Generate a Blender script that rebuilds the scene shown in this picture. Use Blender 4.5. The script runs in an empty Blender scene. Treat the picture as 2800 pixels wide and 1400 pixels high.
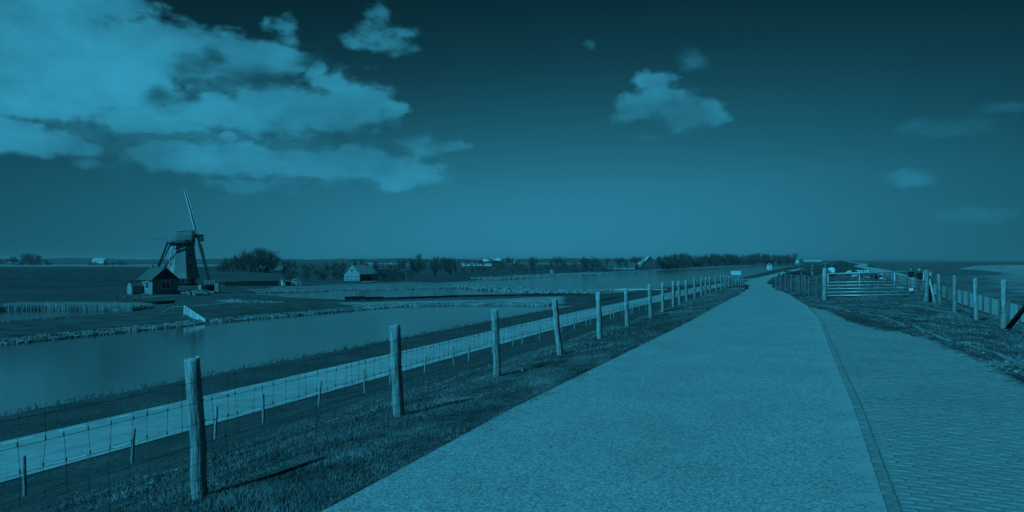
import bpy, bmesh, math, random
import numpy as np
from mathutils import Vector, Matrix

random.seed(7)
RNG = np.random.default_rng(11)
SC = bpy.context.scene
COL = SC.collection
R = math.radians

# ------------------------------------------------------------------ camera
CAM_Z = 1.7
F = 24 / 36 * 2800            # focal length in photograph pixels
HOR = 711.0                   # image row of the horizon
cam_data = bpy.data.cameras.new('camera')
cam_data.lens = 24
cam_data.sensor_width = 36
cam_data.shift_y = 11 / 2800
cam_data.clip_start = 0.05
cam_data.clip_end = 30000
cam = bpy.data.objects.new('camera', cam_data)
COL.objects.link(cam)
cam.location = (0, 0, CAM_Z)
cam.rotation_euler = (R(90), 0, 0)
SC.camera = cam

# ------------------------------------------------------------------ light
# the photograph is a cyan-filtered monochrome, so all daylight is cyan
TINT = (0.062, 0.600, 0.930)
SUN_DIR = Vector((-0.74, -0.67, 0.0)).normalized()      # towards the sun, horizontally
SUN_EL = R(42)
SKY_STRENGTH = 0.1
SUN_STRENGTH = 3.9

world = bpy.data.worlds.new('World')
SC.world = world
world.use_nodes = True
NT = world.node_tree
for n in list(NT.nodes):
    NT.nodes.remove(n)


def wn(kind, **kw):
    n = NT.nodes.new(kind)
    for k, v in kw.items():
        setattr(n, k, v)
    return n


def wmath(op, a, b=None, c=None, clamp=False):
    n = wn('ShaderNodeMath', operation=op)
    n.use_clamp = clamp
    for i, v in enumerate((a, b, c)):
        if v is None:
            continue
        if isinstance(v, (int, float)):
            n.inputs[i].default_value = v
        else:
            NT.links.new(v, n.inputs[i])
    return n.outputs[0]


def wvec(op, a, b=None, c=None, out=0):
    n = wn('ShaderNodeVectorMath', operation=op)
    for i, v in enumerate((a, b, c)):
        if v is None:
            continue
        if isinstance(v, (tuple, list)):
            n.inputs[i].default_value = v
        else:
            NT.links.new(v, n.inputs[i])
    return n.outputs[out]


def wrange(v, a, b, c, d, smooth=True):
    n = wn('ShaderNodeMapRange')
    n.interpolation_type = 'SMOOTHSTEP' if smooth else 'LINEAR'
    n.clamp = True
    NT.links.new(v, n.inputs[0])
    for i, x in enumerate((a, b, c, d)):
        n.inputs[i + 1].default_value = x
    return n.outputs[0]


def wnoise(vec, scale, detail, rough, dist=0.0):
    n = wn('ShaderNodeTexNoise')
    NT.links.new(vec, n.inputs['Vector'])
    n.inputs['Scale'].default_value = scale
    n.inputs['Detail'].default_value = detail
    n.inputs['Roughness'].default_value = rough
    n.inputs['Distortion'].default_value = dist
    return n.outputs['Fac'], n.outputs['Color']


sky = wn('ShaderNodeTexSky', sky_type='NISHITA')
sky.sun_disc = False
sky.sun_elevation = SUN_EL
sky.sun_rotation = math.atan2(SUN_DIR.x, SUN_DIR.y)
sky.air_density = 1.0
sky.dust_density = 1.2
sky.ozone_density = 1.5
tc = wn('ShaderNodeTexCoord')
D = wvec('NORMALIZE', tc.outputs['Generated'])
sx = wn('ShaderNodeSeparateXYZ')
NT.links.new(D, sx.inputs[0])
az = wmath('MULTIPLY', wmath('ARCTAN2', sx.outputs[0], sx.outputs[1]), 180 / math.pi)
el = wmath('MULTIPLY', wmath('ARCSINE', sx.outputs[2]), 180 / math.pi)
el_abs = wmath('ABSOLUTE', el)
# black-and-white film behind a red filter: the sky's red light only, with the contrast of the print;
# the thin dusty band on the horizon is skipped by looking a few degrees up at least
lift = wn('ShaderNodeCombineXYZ')
NT.links.new(sx.outputs[0], lift.inputs[0])
NT.links.new(sx.outputs[1], lift.inputs[1])
NT.links.new(wmath('SMOOTH_MAX', wmath('ABSOLUTE', sx.outputs[2]), 0.07, 0.08), lift.inputs[2])
NT.links.new(wvec('NORMALIZE', lift.outputs[0]), sky.inputs[0])
sep = wn('ShaderNodeSeparateColor')
NT.links.new(sky.outputs[0], sep.inputs[0])
red = wmath('MULTIPLY', sep.outputs[0], 0.1 / 0.43)
# polarised: brightest around one bearing, deeper to either side of it
azd = wmath('MULTIPLY', wmath('SUBTRACT', az, -1.0), R(1.0))
lobe = wmath('POWER', wmath('MULTIPLY_ADD', wmath('COSINE', azd), 0.5, 0.5), 8.5)
film = wn('ShaderNodeValToRGB')                  # tonal curve of the print
for i, (p_, v_) in enumerate(((0.0, 0.04), (0.25, 0.075), (0.29, 0.125), (0.36, 0.225), (0.50, 0.48), (0.76, 0.88), (1.0, 1.08))):
    e_ = film.color_ramp.elements[i] if i < 2 else film.color_ramp.elements.new(p_)
    if i < 2:
        e_.position = p_
    e_.color = (v_, v_, v_, 1)
for i, (p_, v_) in enumerate(((0.0, 0.04), (0.25, 0.075), (0.29, 0.125), (0.36, 0.225), (0.50, 0.48), (0.76, 0.88), (1.0, 1.08))):
    film.color_ramp.elements[i].position = p_
    film.color_ramp.elements[i].color = (v_, v_, v_, 1)
film.color_ramp.interpolation = 'LINEAR'
NT.links.new(wmath('MULTIPLY', red, 0.82), film.inputs[0])
SKY_GAIN = wmath('MULTIPLY', film.outputs[0], wmath('MULTIPLY_ADD', lobe, 0.30, 0.055))


def pang(px, py):
    a = math.degrees(math.atan((px - 1400) / F))
    e = math.degrees(math.atan2(HOR - py, math.hypot(F, px - 1400)))
    return a, e


comb = wn('ShaderNodeCombineXYZ')
NT.links.new(az, comb.inputs[0])
NT.links.new(el_abs, comb.inputs[1])
AE = comb.outputs[0]
AE_s = wvec('MULTIPLY', AE, (1.0, 1.7, 1.0))
n1, c1 = wnoise(AE_s, 0.16, 7, 0.62)
n2, c2 = wnoise(AE_s, 0.55, 8, 0.60)
warp = wvec('MULTIPLY', wvec('SUBTRACT', c1, (0.5, 0.5, 0.5)), (5.0, 2.2, 0))
AEw = wvec('ADD', AE, warp)
K = 2800 / 2576


def blob(mx, my, rx, ry):
    """1 at the centre of a cloud lump, 0 on its rim (position and radii in the photograph's viewing scale)"""
    a, e = pang(mx * K, my * K)
    a2, _ = pang((mx + rx) * K, my * K)
    _, e2 = pang(mx * K, (my - ry) * K)
    ra, re = abs(a2 - a), abs(e2 - e)
    v = wvec('MULTIPLY_ADD', AEw, (1 / ra, 1 / re, 0), (-a / ra, -e / re, 0))
    return wmath('SUBTRACT', 1.0, wvec('LENGTH', v, out=1))


def field(lst):
    f = None
    for b in lst:
        o = blob(*b)
        f = o if f is None else wmath('SMOOTH_MAX', f, o, 0.3)
    return f


BIG = [(180, 0, 240, 70), (-60, 100, 470, 185), (160, 130, 330, 165), (330, 190, 220, 120), (470, 135, 210, 82), (600, 150, 150, 62), (690, 150, 100, 52), (120, 235, 300, 80)]
MID = [(740, 275, 270, 80), (890, 255, 150, 66), (600, 292, 210, 60), (360, 300, 200, 48), (830, 212, 74, 42), (790, 180, 40, 30), (960, 245, 55, 36), (1000, 272, 48, 24)]
LOW = [(60, 352, 205, 58), (-60, 330, 175, 64), (440, 393, 175, 54), (600, 398, 180, 62), (760, 415, 130, 46), (880, 405, 145, 58),
       (1010, 435, 130, 50), (1000, 468, 62, 26), (870, 378, 44, 30), (570, 338, 42, 18), (960, 420, 90, 42)]
WISP = [(1065, 362, 72, 32), (1150, 362, 44, 24), (720, 82, 42, 38), (680, 70, 32, 26),
        (965, 95, 92, 36), (1010, 80, 50, 22), (905, 114, 50, 26), (945, 30, 46, 42)]
SMALL = [(1650, 206, 56, 32), (1618, 266, 74, 42), (1742, 286, 100, 46), (1680, 262, 80, 48), (1660, 235, 50, 40), (1790, 298, 54, 32)]
FAINT = [(2290, 444, 90, 27), (600, 462, 130, 20), (235, 404, 44, 18)]
FAINTER = [(1910, 476, 56, 22), (2390, 320, 130, 24), (2520, 270, 100, 16), (1745, 145, 44, 28), (1630, 346, 40, 12), (1700, 540, 38, 12), (2130, 537, 32, 10),
           (2450, 542, 120, 22), (1475, 110, 18, 12)]
VEIL = [(380, 330, 520, 110), (700, 400, 420, 90), (560, 190, 320, 110)]
HOLES = [(478, 165, 60, 40), (515, 140, 30, 34), (655, 190, 100, 32), (720, 195, 60, 24), (430, 240, 52, 34), (775, 150, 50, 26)]
n5, _ = wnoise(AE_s, 0.24, 3, 0.5)
jit = wmath('ADD', wmath('MULTIPLY_ADD', n2, 1.5, -0.75), wmath('MULTIPLY_ADD', n5, 1.5, -0.75))
hole = wrange(wmath('MULTIPLY_ADD', jit, 0.95, field(HOLES)), -0.50, 1.20, 0.0, 0.74)
keep = wmath('SUBTRACT', 1.0, hole)


def dens(f, lo, hi, k):
    return wrange(wmath('MULTIPLY_ADD', jit, k, f), lo, hi, 0.0, 1.0)


fb = field(BIG)
fm = field(MID)
fl = field(LOW)
f_all = wmath('MAXIMUM', wmath('MAXIMUM', fb, fm), fl)
# crisp lit tops, soft and dissolving undersides
d_big = wmath('MULTIPLY', dens(fb, -0.02, 0.40, 0.62), keep)
d_mid = wmath('MULTIPLY', dens(fm, -0.05, 0.46, 0.62), wmath('MULTIPLY_ADD', hole, -0.75, 1.0))
d_low = dens(fl, -0.04, 0.46, 0.68)
d_small = dens(field(SMALL), -0.05, 0.50, 0.75)
d_wisp = wmath('MULTIPLY', dens(field(WISP), -0.10, 0.85, 1.15), 0.74)
d_faint = wmath('MULTIPLY', dens(field(FAINT), -0.2, 0.6, 0.6), 0.68)
d_fainter = wmath('MULTIPLY', dens(field(FAINTER), -0.25, 0.8, 0.7), 0.36)
d_veil = wmath('MULTIPLY', wmath('MULTIPLY', dens(field(VEIL), -0.1, 0.9, 0.9), 0.55), keep)
# the same scattered fair-weather clouds all round the rest of the sky
n3, _ = wnoise(wvec('MULTIPLY', D, (3.0, 3.0, 7.0)), 1.0, 7, 0.6)
away = wrange(wmath('ABSOLUTE', az), 40.0, 55.0, 0.0, 1.0)
d_rest = wmath('MULTIPLY', wrange(n3, 0.54, 0.66, 0.0, 0.85), away)
cloud = d_big
for d in (d_mid, d_low, d_small, d_wisp, d_faint, d_fainter, d_veil, d_rest):
    cloud = wmath('MAXIMUM', cloud, d)
n4, _ = wnoise(AE_s, 0.085, 5, 0.55)
lit = wrange(n4, 0.34, 0.66, 0.255, 0.43)
lit = wmath('ADD', lit, wmath('MULTIPLY', wmath('SUBTRACT', n2, 0.5), 0.12))
lit = wmath('ADD', lit, wrange(f_all, 0.0, 0.7, -0.015, 0.02))
lit = wmath('ADD', lit, wmath('MULTIPLY', wrange(fb, 0.2, 0.75, 0.0, 1.0), 0.045))
mixn = wn('ShaderNodeMix', data_type='FLOAT')
NT.links.new(cloud, mixn.inputs[0])
NT.links.new(SKY_GAIN, mixn.inputs[2])
NT.links.new(lit, mixn.inputs[3])
SKY_LEVEL = 1 / SKY_STRENGTH
total = wmath('MULTIPLY', mixn.outputs[0], SKY_LEVEL)
tint = wvec('SCALE', (TINT[0], TINT[1], TINT[2]))
NT.links.new(total, tint.node.inputs['Scale'])
bg = wn('ShaderNodeBackground')
NT.links.new(tint, bg.inputs[0])
bg.inputs[1].default_value = SKY_STRENGTH
wo = wn('ShaderNodeOutputWorld')
NT.links.new(bg.outputs[0], wo.inputs[0])

sun_data = bpy.data.lights.new('sun', 'SUN')
sun_data.energy = SUN_STRENGTH
sun_data.angle = R(0.5)
sun_data.color = TINT
sun = bpy.data.objects.new('sun', sun_data)
COL.objects.link(sun)
sv = SUN_DIR * math.cos(SUN_EL) + Vector((0, 0, math.sin(SUN_EL)))
sun.rotation_euler = sv.to_track_quat('Z', 'Y').to_euler()
sun.location = sv * 100

vs = SC.view_settings
vs.view_transform = 'Standard'
vs.look = 'None'
vs.exposure = 0.0
vs.gamma = 1.0
vs.use_curve_mapping = False
#MID

# ------------------------------------------------------------------ helpers
def smooth(a, b, x):
    t = min(1, max(0, (x - a) / (b - a)))
    return t * t * (3 - 2 * t)


def at(px, py, h):
    """the point on a level h metres below the camera seen at (px, py) in the photograph"""
    d = F * h / (py - HOR)
    return ((px - 1400) / F * d, d, CAM_Z - h)


def atd(px, py, d):
    return ((px - 1400) / F * d, d, CAM_Z - (py - HOR) / F * d)


def tag(o, label=None, cat=None, group=None, kind=None):
    if label:
        o['label'] = label
    if cat:
        o['category'] = cat
    if group:
        o['group'] = group
    if kind:
        o['kind'] = kind
    return o


def empty(name, loc, rz=0.0):
    o = bpy.data.objects.new(name, None)
    o.empty_display_size = 0.3
    COL.objects.link(o)
    o.location = loc
    o.rotation_euler = (0, 0, rz)
    return o


def link(name, me, parent=None, loc=None, rot=None):
    o = bpy.data.objects.new(name, me)
    COL.objects.link(o)
    if parent is not None:
        o.parent = parent
    if loc is not None:
        o.location = loc
    if rot is not None:
        o.rotation_euler = rot
    return o


def mesh_from(name, verts, faces, mats, fmat=None, smooth_shade=False):
    me = bpy.data.meshes.new(name)
    me.from_pydata([tuple(v) for v in verts], [], faces)
    for m in (mats if isinstance(mats, (list, tuple)) else [mats]):
        me.materials.append(m)
    if fmat is not None:
        me.polygons.foreach_set('material_index', fmat)
    if smooth_shade:
        me.polygons.foreach_set('use_smooth', [True] * len(me.polygons))
    me.update()
    return me


def tri_mesh(name, V, mats, quads=False):
    """V: (n,3,3) triangles (or (n,4,3) quads), all separate"""
    k = V.shape[1]
    n = V.shape[0]
    me = bpy.data.meshes.new(name)
    me.vertices.add(n * k)
    me.vertices.foreach_set('co', V.reshape(-1).astype(np.float32))
    me.loops.add(n * k)
    me.loops.foreach_set('vertex_index', np.arange(n * k, dtype=np.int32))
    me.polygons.add(n)
    me.polygons.foreach_set('loop_start', np.arange(0, n * k, k, dtype=np.int32))
    me.materials.append(mats)
    me.update()
    me.validate()
    return me


class MB:
    """collects shapes and links them as one mesh"""

    def __init__(self):
        self.v, self.f, self.m = [], [], []

    def add(self, verts, faces, mi=0):
        b = len(self.v)
        self.v += [tuple(p) for p in verts]
        self.f += [tuple(i + b for i in f) for f in faces]
        self.m += [mi] * len(faces)
        return self

    def box(self, c, s, rz=0.0, mi=0, M=None):
        hx, hy, hz = s[0] / 2, s[1] / 2, s[2] / 2
        vs_ = [Vector((x, y, z)) for z in (-hz, hz) for (x, y) in ((-hx, -hy), (hx, -hy), (hx, hy), (-hx, hy))]
        Rm = M if M is not None else Matrix.Rotation(rz, 3, 'Z')
        vs_ = [Rm @ p + Vector(c) for p in vs_]
        return self.add(vs_, [(3, 2, 1, 0), (4, 5, 6, 7), (0, 1, 5, 4), (1, 2, 6, 5), (2, 3, 7, 6), (3, 0, 4, 7)], mi)

    def tube(self, a, b, r0, r1=None, n=6, mi=0, caps=True):
        a, b = Vector(a), Vector(b)
        r1 = r0 if r1 is None else r1
        d = (b - a)
        if d.length < 1e-6:
            return self
        q = d.to_track_quat('Z', 'Y')
        vs_ = []
        for p, r in ((a, r0), (b, r1)):
            for k in range(n):
                t = 2 * math.pi * k / n
                vs_.append(p + q @ Vector((r * math.cos(t), r * math.sin(t), 0)))
        fs = [(k, (k + 1) % n, n + (k + 1) % n, n + k) for k in range(n)]
        if caps:
            fs += [tuple(range(n - 1, -1, -1)), tuple(range(n, 2 * n))]
        return self.add(vs_, fs, mi)

    def beam(self, a, b, w, h, mi=0):
        """rectangular bar from a to b, h measured upwards"""
        a, b = Vector(a), Vector(b)
        d = (b - a).normalized()
        up = Vector((0, 0, 1)) if abs(d.z) < 0.98 else Vector((1, 0, 0))
        s = d.cross(up).normalized() * (w / 2)
        u = s.cross(d).normalized() * (h / 2)
        vs_ = [p + i * s + j * u for p in (a, b) for (i, j) in ((-1, -1), (1, -1), (1, 1), (-1, 1))]
        return self.add(vs_, [(0, 1, 2, 3), (7, 6, 5, 4), (0, 4, 5, 1), (1, 5, 6, 2), (2, 6, 7, 3), (3, 7, 4, 0)], mi)

    def mesh(self, name, mats, sm=False):
        return mesh_from(name, self.v, self.f, mats, self.m, sm)

    def build(self, name, mats, parent=None, sm=False, loc=None, rot=None):
        return link(name, self.mesh(name, mats, sm), parent, loc, rot)


def mat(name, lo, hi, scale=4.0, detail=5, rough=0.85, bump=0.0, bscale=None, stretch=(1, 1, 1), spec=0.3, coords='Object',
        lo2=None, scale2=0.3, metal=0.0, contrast=(0.35, 0.65), bdist=0.02):
    """grey surface whose tone wanders between lo and hi"""
    m = bpy.data.materials.new(name)
    m.use_nodes = True
    nt = m.node_tree
    p = nt.nodes['Principled BSDF']
    p.inputs['Roughness'].default_value = rough
    p.inputs['Specular IOR Level'].default_value = spec
    p.inputs['Metallic'].default_value = metal
    t = nt.nodes.new('ShaderNodeTexCoord')
    mp = nt.nodes.new('ShaderNodeMapping')
    mp.inputs['Scale'].default_value = stretch
    nt.links.new(t.outputs[coords], mp.inputs[0])
    n = nt.nodes.new('ShaderNodeTexNoise')
    n.inputs['Scale'].default_value = scale
    n.inputs['Detail'].default_value = detail
    n.inputs['Roughness'].default_value = 0.6
    nt.links.new(mp.outputs[0], n.inputs['Vector'])
    cr = nt.nodes.new('ShaderNodeValToRGB')
    cr.color_ramp.elements[0].position = contrast[0]
    cr.color_ramp.elements[1].position = contrast[1]
    cr.color_ramp.elements[0].color = (lo, lo, lo, 1)
    cr.color_ramp.elements[1].color = (hi, hi, hi, 1)
    nt.links.new(n.outputs['Fac'], cr.inputs[0])
    col = cr.outputs[0]
    if lo2 is not None:                       # broad patches
        n2_ = nt.nodes.new('ShaderNodeTexNoise')
        n2_.inputs['Scale'].default_value = scale2
        n2_.inputs['Detail'].default_value = 3
        nt.links.new(t.outputs[coords], n2_.inputs['Vector'])
        mr = nt.nodes.new('ShaderNodeMapRange')
        mr.inputs[1].default_value = 0.35
        mr.inputs[2].default_value = 0.65
        mr.inputs[3].default_value = lo2
        mr.inputs[4].default_value = 1.0
        nt.links.new(n2_.outputs['Fac'], mr.inputs[0])
        mx = nt.nodes.new('ShaderNodeVectorMath')
        mx.operation = 'SCALE'
        nt.links.new(col, mx.inputs[0])
        nt.links.new(mr.outputs[0], mx.inputs['Scale'])
        col = mx.outputs[0]
    nt.links.new(col, p.inputs['Base Color'])
    if bump:
        nb = nt.nodes.new('ShaderNodeTexNoise')
        nb.inputs['Scale'].default_value = bscale or scale
        nb.inputs['Detail'].default_value = 4
        nt.links.new(mp.outputs[0], nb.inputs['Vector'])
        b = nt.nodes.new('ShaderNodeBump')
        b.inputs['Strength'].default_value = bump
        b.inputs['Distance'].default_value = bdist
        nt.links.new(nb.outputs['Fac'], b.inputs['Height'])
        nt.links.new(b.outputs[0], p.inputs['Normal'])
    return m


M = {}
M['grass_ground'] = mat('grass_ground', 0.050, 0.125, 6, 8, 0.95, 0.9, 14, lo2=0.65, scale2=0.35, bdist=0.08, spec=0.1)
M['grass_blade'] = mat('grass_blade', 0.09, 0.34, 1.4, 4, 0.7, spec=0.25, lo2=0.7, scale2=0.4)
M['polder'] = mat('polder', 0.040, 0.085, 0.05, 8, 0.95, 0.6, 1.2, stretch=(0.35, 1, 1), lo2=0.7, scale2=0.012, bdist=0.15, spec=0.1)
M['pale_field'] = mat('pale_field', 0.19, 0.27, 0.05, 5, 0.95)
M['island'] = mat('island', 0.045, 0.105, 0.35, 9, 0.95, 0.8, 2.5, lo2=0.7, scale2=0.06, bdist=0.15, spec=0.1)
M['asphalt'] = None
M['lower_asphalt'] = mat('lower_asphalt', 0.31, 0.41, 1.2, 10, 0.9, 0.2, 60, spec=0.2, lo2=0.84, scale2=0.12)
M['road_paint'] = mat('road_paint', 0.60, 0.78, 5, 4, 0.6)
M['brick'] = None
M['joint'] = mat('joint', 0.11, 0.19, 40, 4, 0.95)
M['sea_path'] = mat('sea_path', 0.30, 0.38, 2, 6, 0.9)
M['mud'] = mat('mud', 0.05, 0.16, 0.45, 10, 0.8, 1.0, 1.2, stretch=(0.3, 1, 1), lo2=0.75, scale2=0.05, bdist=0.3)
M['sand'] = mat('sand', 0.22, 0.34, 0.5, 8, 0.95, 0.4, 3, lo2=0.75, scale2=0.1)
M['stone'] = mat('stone', 0.07, 0.32, 0.9, 5, 0.9, 0.4, 8)
M['pebble'] = mat('pebble', 0.13, 0.34, 0.7, 5, 0.9)
M['reed'] = mat('reed', 0.34, 0.52, 0.8, 4, 0.8)
M['wood'] = None
M['wire'] = mat('wire', 0.08, 0.15, 30, 2, 0.45, metal=0.4)
M['steel'] = mat('steel', 0.42, 0.60, 9, 4, 0.4, metal=0.35, spec=0.5)
M['dark_wood'] = mat('dark_wood', 0.012, 0.028, 6, 4, 0.8, stretch=(1, 1, 0.2))
M['brown_wood'] = mat('brown_wood', 0.05, 0.10, 6, 4, 0.8)
M['white_paint'] = mat('white_paint', 0.62, 0.80, 1.5, 5, 0.55)
M['cream'] = mat('cream', 0.27, 0.35, 1.2, 6, 0.8, 0.2, 12)
M['wall_brick'] = mat('wall_brick', 0.20, 0.28, 5, 6, 0.9, 0.3, 14, stretch=(1, 1, 3))
M['tile'] = mat('tile', 0.075, 0.13, 3, 5, 0.8, lo2=0.8, scale2=1.0)
M['pale_tile'] = mat('pale_tile', 0.34, 0.44, 2, 5, 0.8)
M['thatch'] = mat('thatch', 0.14, 0.24, 3, 6, 0.95, 0.5, 10, stretch=(1, 1, 0.5), lo2=0.75, scale2=0.5, bdist=0.06)
M['body_thatch'] = mat('body_thatch', 0.27, 0.39, 3, 6, 0.95, 0.5, 10, stretch=(1, 1, 0.5), lo2=0.8, scale2=0.5, bdist=0.06)
M['pile_wood'] = mat('pile_wood', 0.03, 0.055, 6, 4, 0.8)
M['glass'] = mat('glass', 0.01, 0.02, 2, 2, 0.08, spec=0.6)
M['concrete'] = mat('concrete', 0.30, 0.42, 1.5, 6, 0.9, 0.2, 10)
M['bark'] = mat('bark', 0.045, 0.085, 4, 4, 0.95)
M['twig'] = mat('twig', 0.075, 0.15, 0.6, 3, 0.95)
M['evergreen'] = mat('evergreen', 0.018, 0.045, 1.0, 3, 0.9)
M['sign_white'] = mat('sign_white', 0.72, 0.82, 2, 4, 0.5)
M['fleece'] = mat('fleece', 0.48, 0.66, 7, 5, 0.95, 0.6, 26, bdist=0.03)
M['sheep_dark'] = mat('sheep_dark', 0.015, 0.03, 8, 3, 0.8)
M['skin'] = mat('skin', 0.38, 0.44, 8, 3, 0.6)
M['hair'] = mat('hair', 0.02, 0.05, 20, 3, 0.6)
M['coat_dark'] = mat('coat_dark', 0.012, 0.03, 10, 4, 0.8)
M['cloth_pale'] = mat('cloth_pale', 0.40, 0.52, 10, 4, 0.85)
M['trousers'] = mat('trousers', 0.10, 0.16, 10, 4, 0.85)
M['shoe'] = mat('shoe', 0.05, 0.08, 10, 4, 0.6)
M['petal'] = mat('petal', 0.55, 0.75, 10, 2, 0.8)


def vary_objects(m, amount):
    """each copy a little lighter or darker (random per object)"""
    nt = m.node_tree
    p = nt.nodes['Principled BSDF']
    src = p.inputs['Base Color'].links[0].from_socket
    oi_ = nt.nodes.new('ShaderNodeObjectInfo')
    mr = nt.nodes.new('ShaderNodeMapRange')
    mr.inputs[3].default_value = 1 - amount
    mr.inputs[4].default_value = 1 + amount
    nt.links.new(oi_.outputs['Random'], mr.inputs[0])
    mx = nt.nodes.new('ShaderNodeVectorMath')
    mx.operation = 'SCALE'
    nt.links.new(src, mx.inputs[0])
    nt.links.new(mr.outputs[0], mx.inputs['Scale'])
    nt.links.new(mx.outputs[0], p.inputs['Base Color'])


def asphalt_mat():
    m = mat('asphalt', 0.29, 0.33, 1.1, 4, 0.92, 0.15, 190, spec=0.15, lo2=0.93, scale2=0.35, contrast=(0.35, 0.65), bdist=0.010)
    nt = m.node_tree
    p = nt.nodes['Principled BSDF']
    src0 = p.inputs['Base Color'].links[0].from_socket
    # loose chippings: every little cell its own grey
    tcc = nt.nodes.new('ShaderNodeTexCoord')
    cells = []
    for sc_ in (60, 150):
        vo = nt.nodes.new('ShaderNodeTexVoronoi')
        vo.inputs['Scale'].default_value = sc_
        nt.links.new(tcc.outputs['Object'], vo.inputs['Vector'])
        sp_ = nt.nodes.new('ShaderNodeSeparateColor')
        nt.links.new(vo.outputs['Color'], sp_.inputs[0])
        cells.append(sp_.outputs[0])
    av = nt.nodes.new('ShaderNodeMath')
    av.operation = 'ADD'
    nt.links.new(cells[0], av.inputs[0])
    nt.links.new(cells[1], av.inputs[1])
    gr = nt.nodes.new('ShaderNodeMapRange')
    gr.inputs[1].default_value, gr.inputs[2].default_value = 0.2, 1.8
    gr.inputs[3].default_value, gr.inputs[4].default_value = 0.42, 1.58
    nt.links.new(av.outputs[0], gr.inputs[0])
    gs = nt.nodes.new('ShaderNodeVectorMath')
    gs.operation = 'SCALE'
    nt.links.new(src0, gs.inputs[0])
    nt.links.new(gr.outputs[0], gs.inputs['Scale'])
    src = gs.outputs[0]
    uv = nt.nodes.new('ShaderNodeUVMap')
    sp = nt.nodes.new('ShaderNodeSeparateXYZ')
    nt.links.new(uv.outputs[0], sp.inputs[0])
    # blown sand left in tongues along the brick edge (u = metres from that edge, v = metres along)
    n = nt.nodes.new('ShaderNodeTexNoise')
    mp = nt.nodes.new('ShaderNodeMapping')
    mp.inputs['Scale'].default_value = (0.9, 2.2, 1)
    nt.links.new(uv.outputs[0], mp.inputs[0])
    nt.links.new(mp.outputs[0], n.inputs['Vector'])
    n.inputs['Scale'].default_value = 1.0
    n.inputs['Detail'].default_value = 5
    a = nt.nodes.new('ShaderNodeMapRange')
    a.inputs[1].default_value, a.inputs[2].default_value = 0.0, 0.75
    a.inputs[3].default_value, a.inputs[4].default_value = 0.26, -0.32
    nt.links.new(sp.outputs[0], a.inputs[0])
    s = nt.nodes.new('ShaderNodeMath')
    s.operation = 'ADD'
    nt.links.new(n.outputs['Fac'], s.inputs[0])
    nt.links.new(a.outputs[0], s.inputs[1])
    b = nt.nodes.new('ShaderNodeMapRange')
    b.interpolation_type = 'SMOOTHSTEP'
    b.inputs[1].default_value, b.inputs[2].default_value = 0.58, 0.82
    b.inputs[3].default_value, b.inputs[4].default_value = 0.0, 0.7
    nt.links.new(s.outputs[0], b.inputs[0])
    mx = nt.nodes.new('ShaderNodeMix')
    mx.data_type = 'RGBA'
    nt.links.new(b.outputs[0], mx.inputs[0])
    nt.links.new(src, mx.inputs[6])
    mx.inputs[7].default_value = (0.36, 0.36, 0.36, 1)
    nt.links.new(mx.outputs[2], p.inputs['Base Color'])
    return m


M['asphalt'] = asphalt_mat()
M['brick'] = mat('brick', 0.20, 0.29, 9, 5, 0.9, 0.35, 60, spec=0.15, lo2=0.85, scale2=0.8, bdist=0.004)
M['old_wood'] = mat('old_wood', 0.10, 0.26, 9, 6, 0.9, 0.9, 16, stretch=(3, 3, 0.35), lo2=0.75, scale2=3.0, bdist=0.012)
vary_objects(M['brick'], 0.09)
M['wood'] = mat('wood', 0.15, 0.52, 11, 8, 0.9, 1.0, 20, stretch=(3, 3, 0.35), lo2=0.75, scale2=3.0, bdist=0.012, contrast=(0.3, 0.62))
vary_objects(M['wood'], 0.14)
vary_objects(M['twig'], 0.3)
vary_objects(M['fleece'], 0.15)


def water_mat(name, base, rough, bump, scale, stretch):
    m = mat(name, base * 0.9, base * 1.1, 0.05, 3, rough, spec=0.5)
    nt = m.node_tree
    p = nt.nodes['Principled BSDF']
    p.inputs['IOR'].default_value = 1.33
    t = nt.nodes.new('ShaderNodeTexCoord')
    mp = nt.nodes.new('ShaderNodeMapping')
    mp.inputs['Scale'].default_value = stretch
    nt.links.new(t.outputs['Object'], mp.inputs[0])
    n = nt.nodes.new('ShaderNodeTexNoise')
    n.inputs['Scale'].default_value = scale
    n.inputs['Detail'].default_value = 5
    n.inputs['Roughness'].default_value = 0.65
    nt.links.new(mp.outputs[0], n.inputs['Vector'])
    b = nt.nodes.new('ShaderNodeBump')
    b.inputs['Strength'].default_value = bump
    b.inputs['Distance'].default_value = 0.02
    nt.links.new(n.outputs['Fac'], b.inputs['Height'])
    nt.links.new(b.outputs[0], p.inputs['Normal'])
    return m


M['water'] = water_mat('water', 0.05, 0.05, 0.30, 2.2, (1, 1, 1))
M['pond'] = water_mat('pond', 0.055, 0.15, 0.4, 1.5, (1, 1, 1))
M['sea'] = water_mat('sea', 0.05, 0.25, 0.8, 0.5, (1, 1, 1))
M['flat'] = mat('flat', 0.13, 0.22, 0.02, 6, 0.5, stretch=(0.3, 1, 1), spec=0.5)

# ------------------------------------------------------------------ the dike
RZ = [130, 160, 190, 230, 280, 328, 400, 500, 700, 1000, 1600, 2600, 4000]
RPX = [1805, 1890, 1952, 2030, 2092, 2121, 2148, 2177, 2213, 2240, 2262, 2274, 2280]
RX = [(p - 1400) / F * z for p, z in zip(RPX, RZ)]
RZ = [-200, 0, 60, 100] + RZ
RX = [-28.85 - 200 * .4285, -28.85, -28.85 + 60 * .4285, -28.85 + 100 * .4285] + RX


def road_x(Z):
    return float(np.interp(Z, RZ, RX))


def cx(Z):
    return road_x(Z) + 28.85


def h_at_px(px, Z):
    return (px - 1400) / F * Z - cx(Z)


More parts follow.
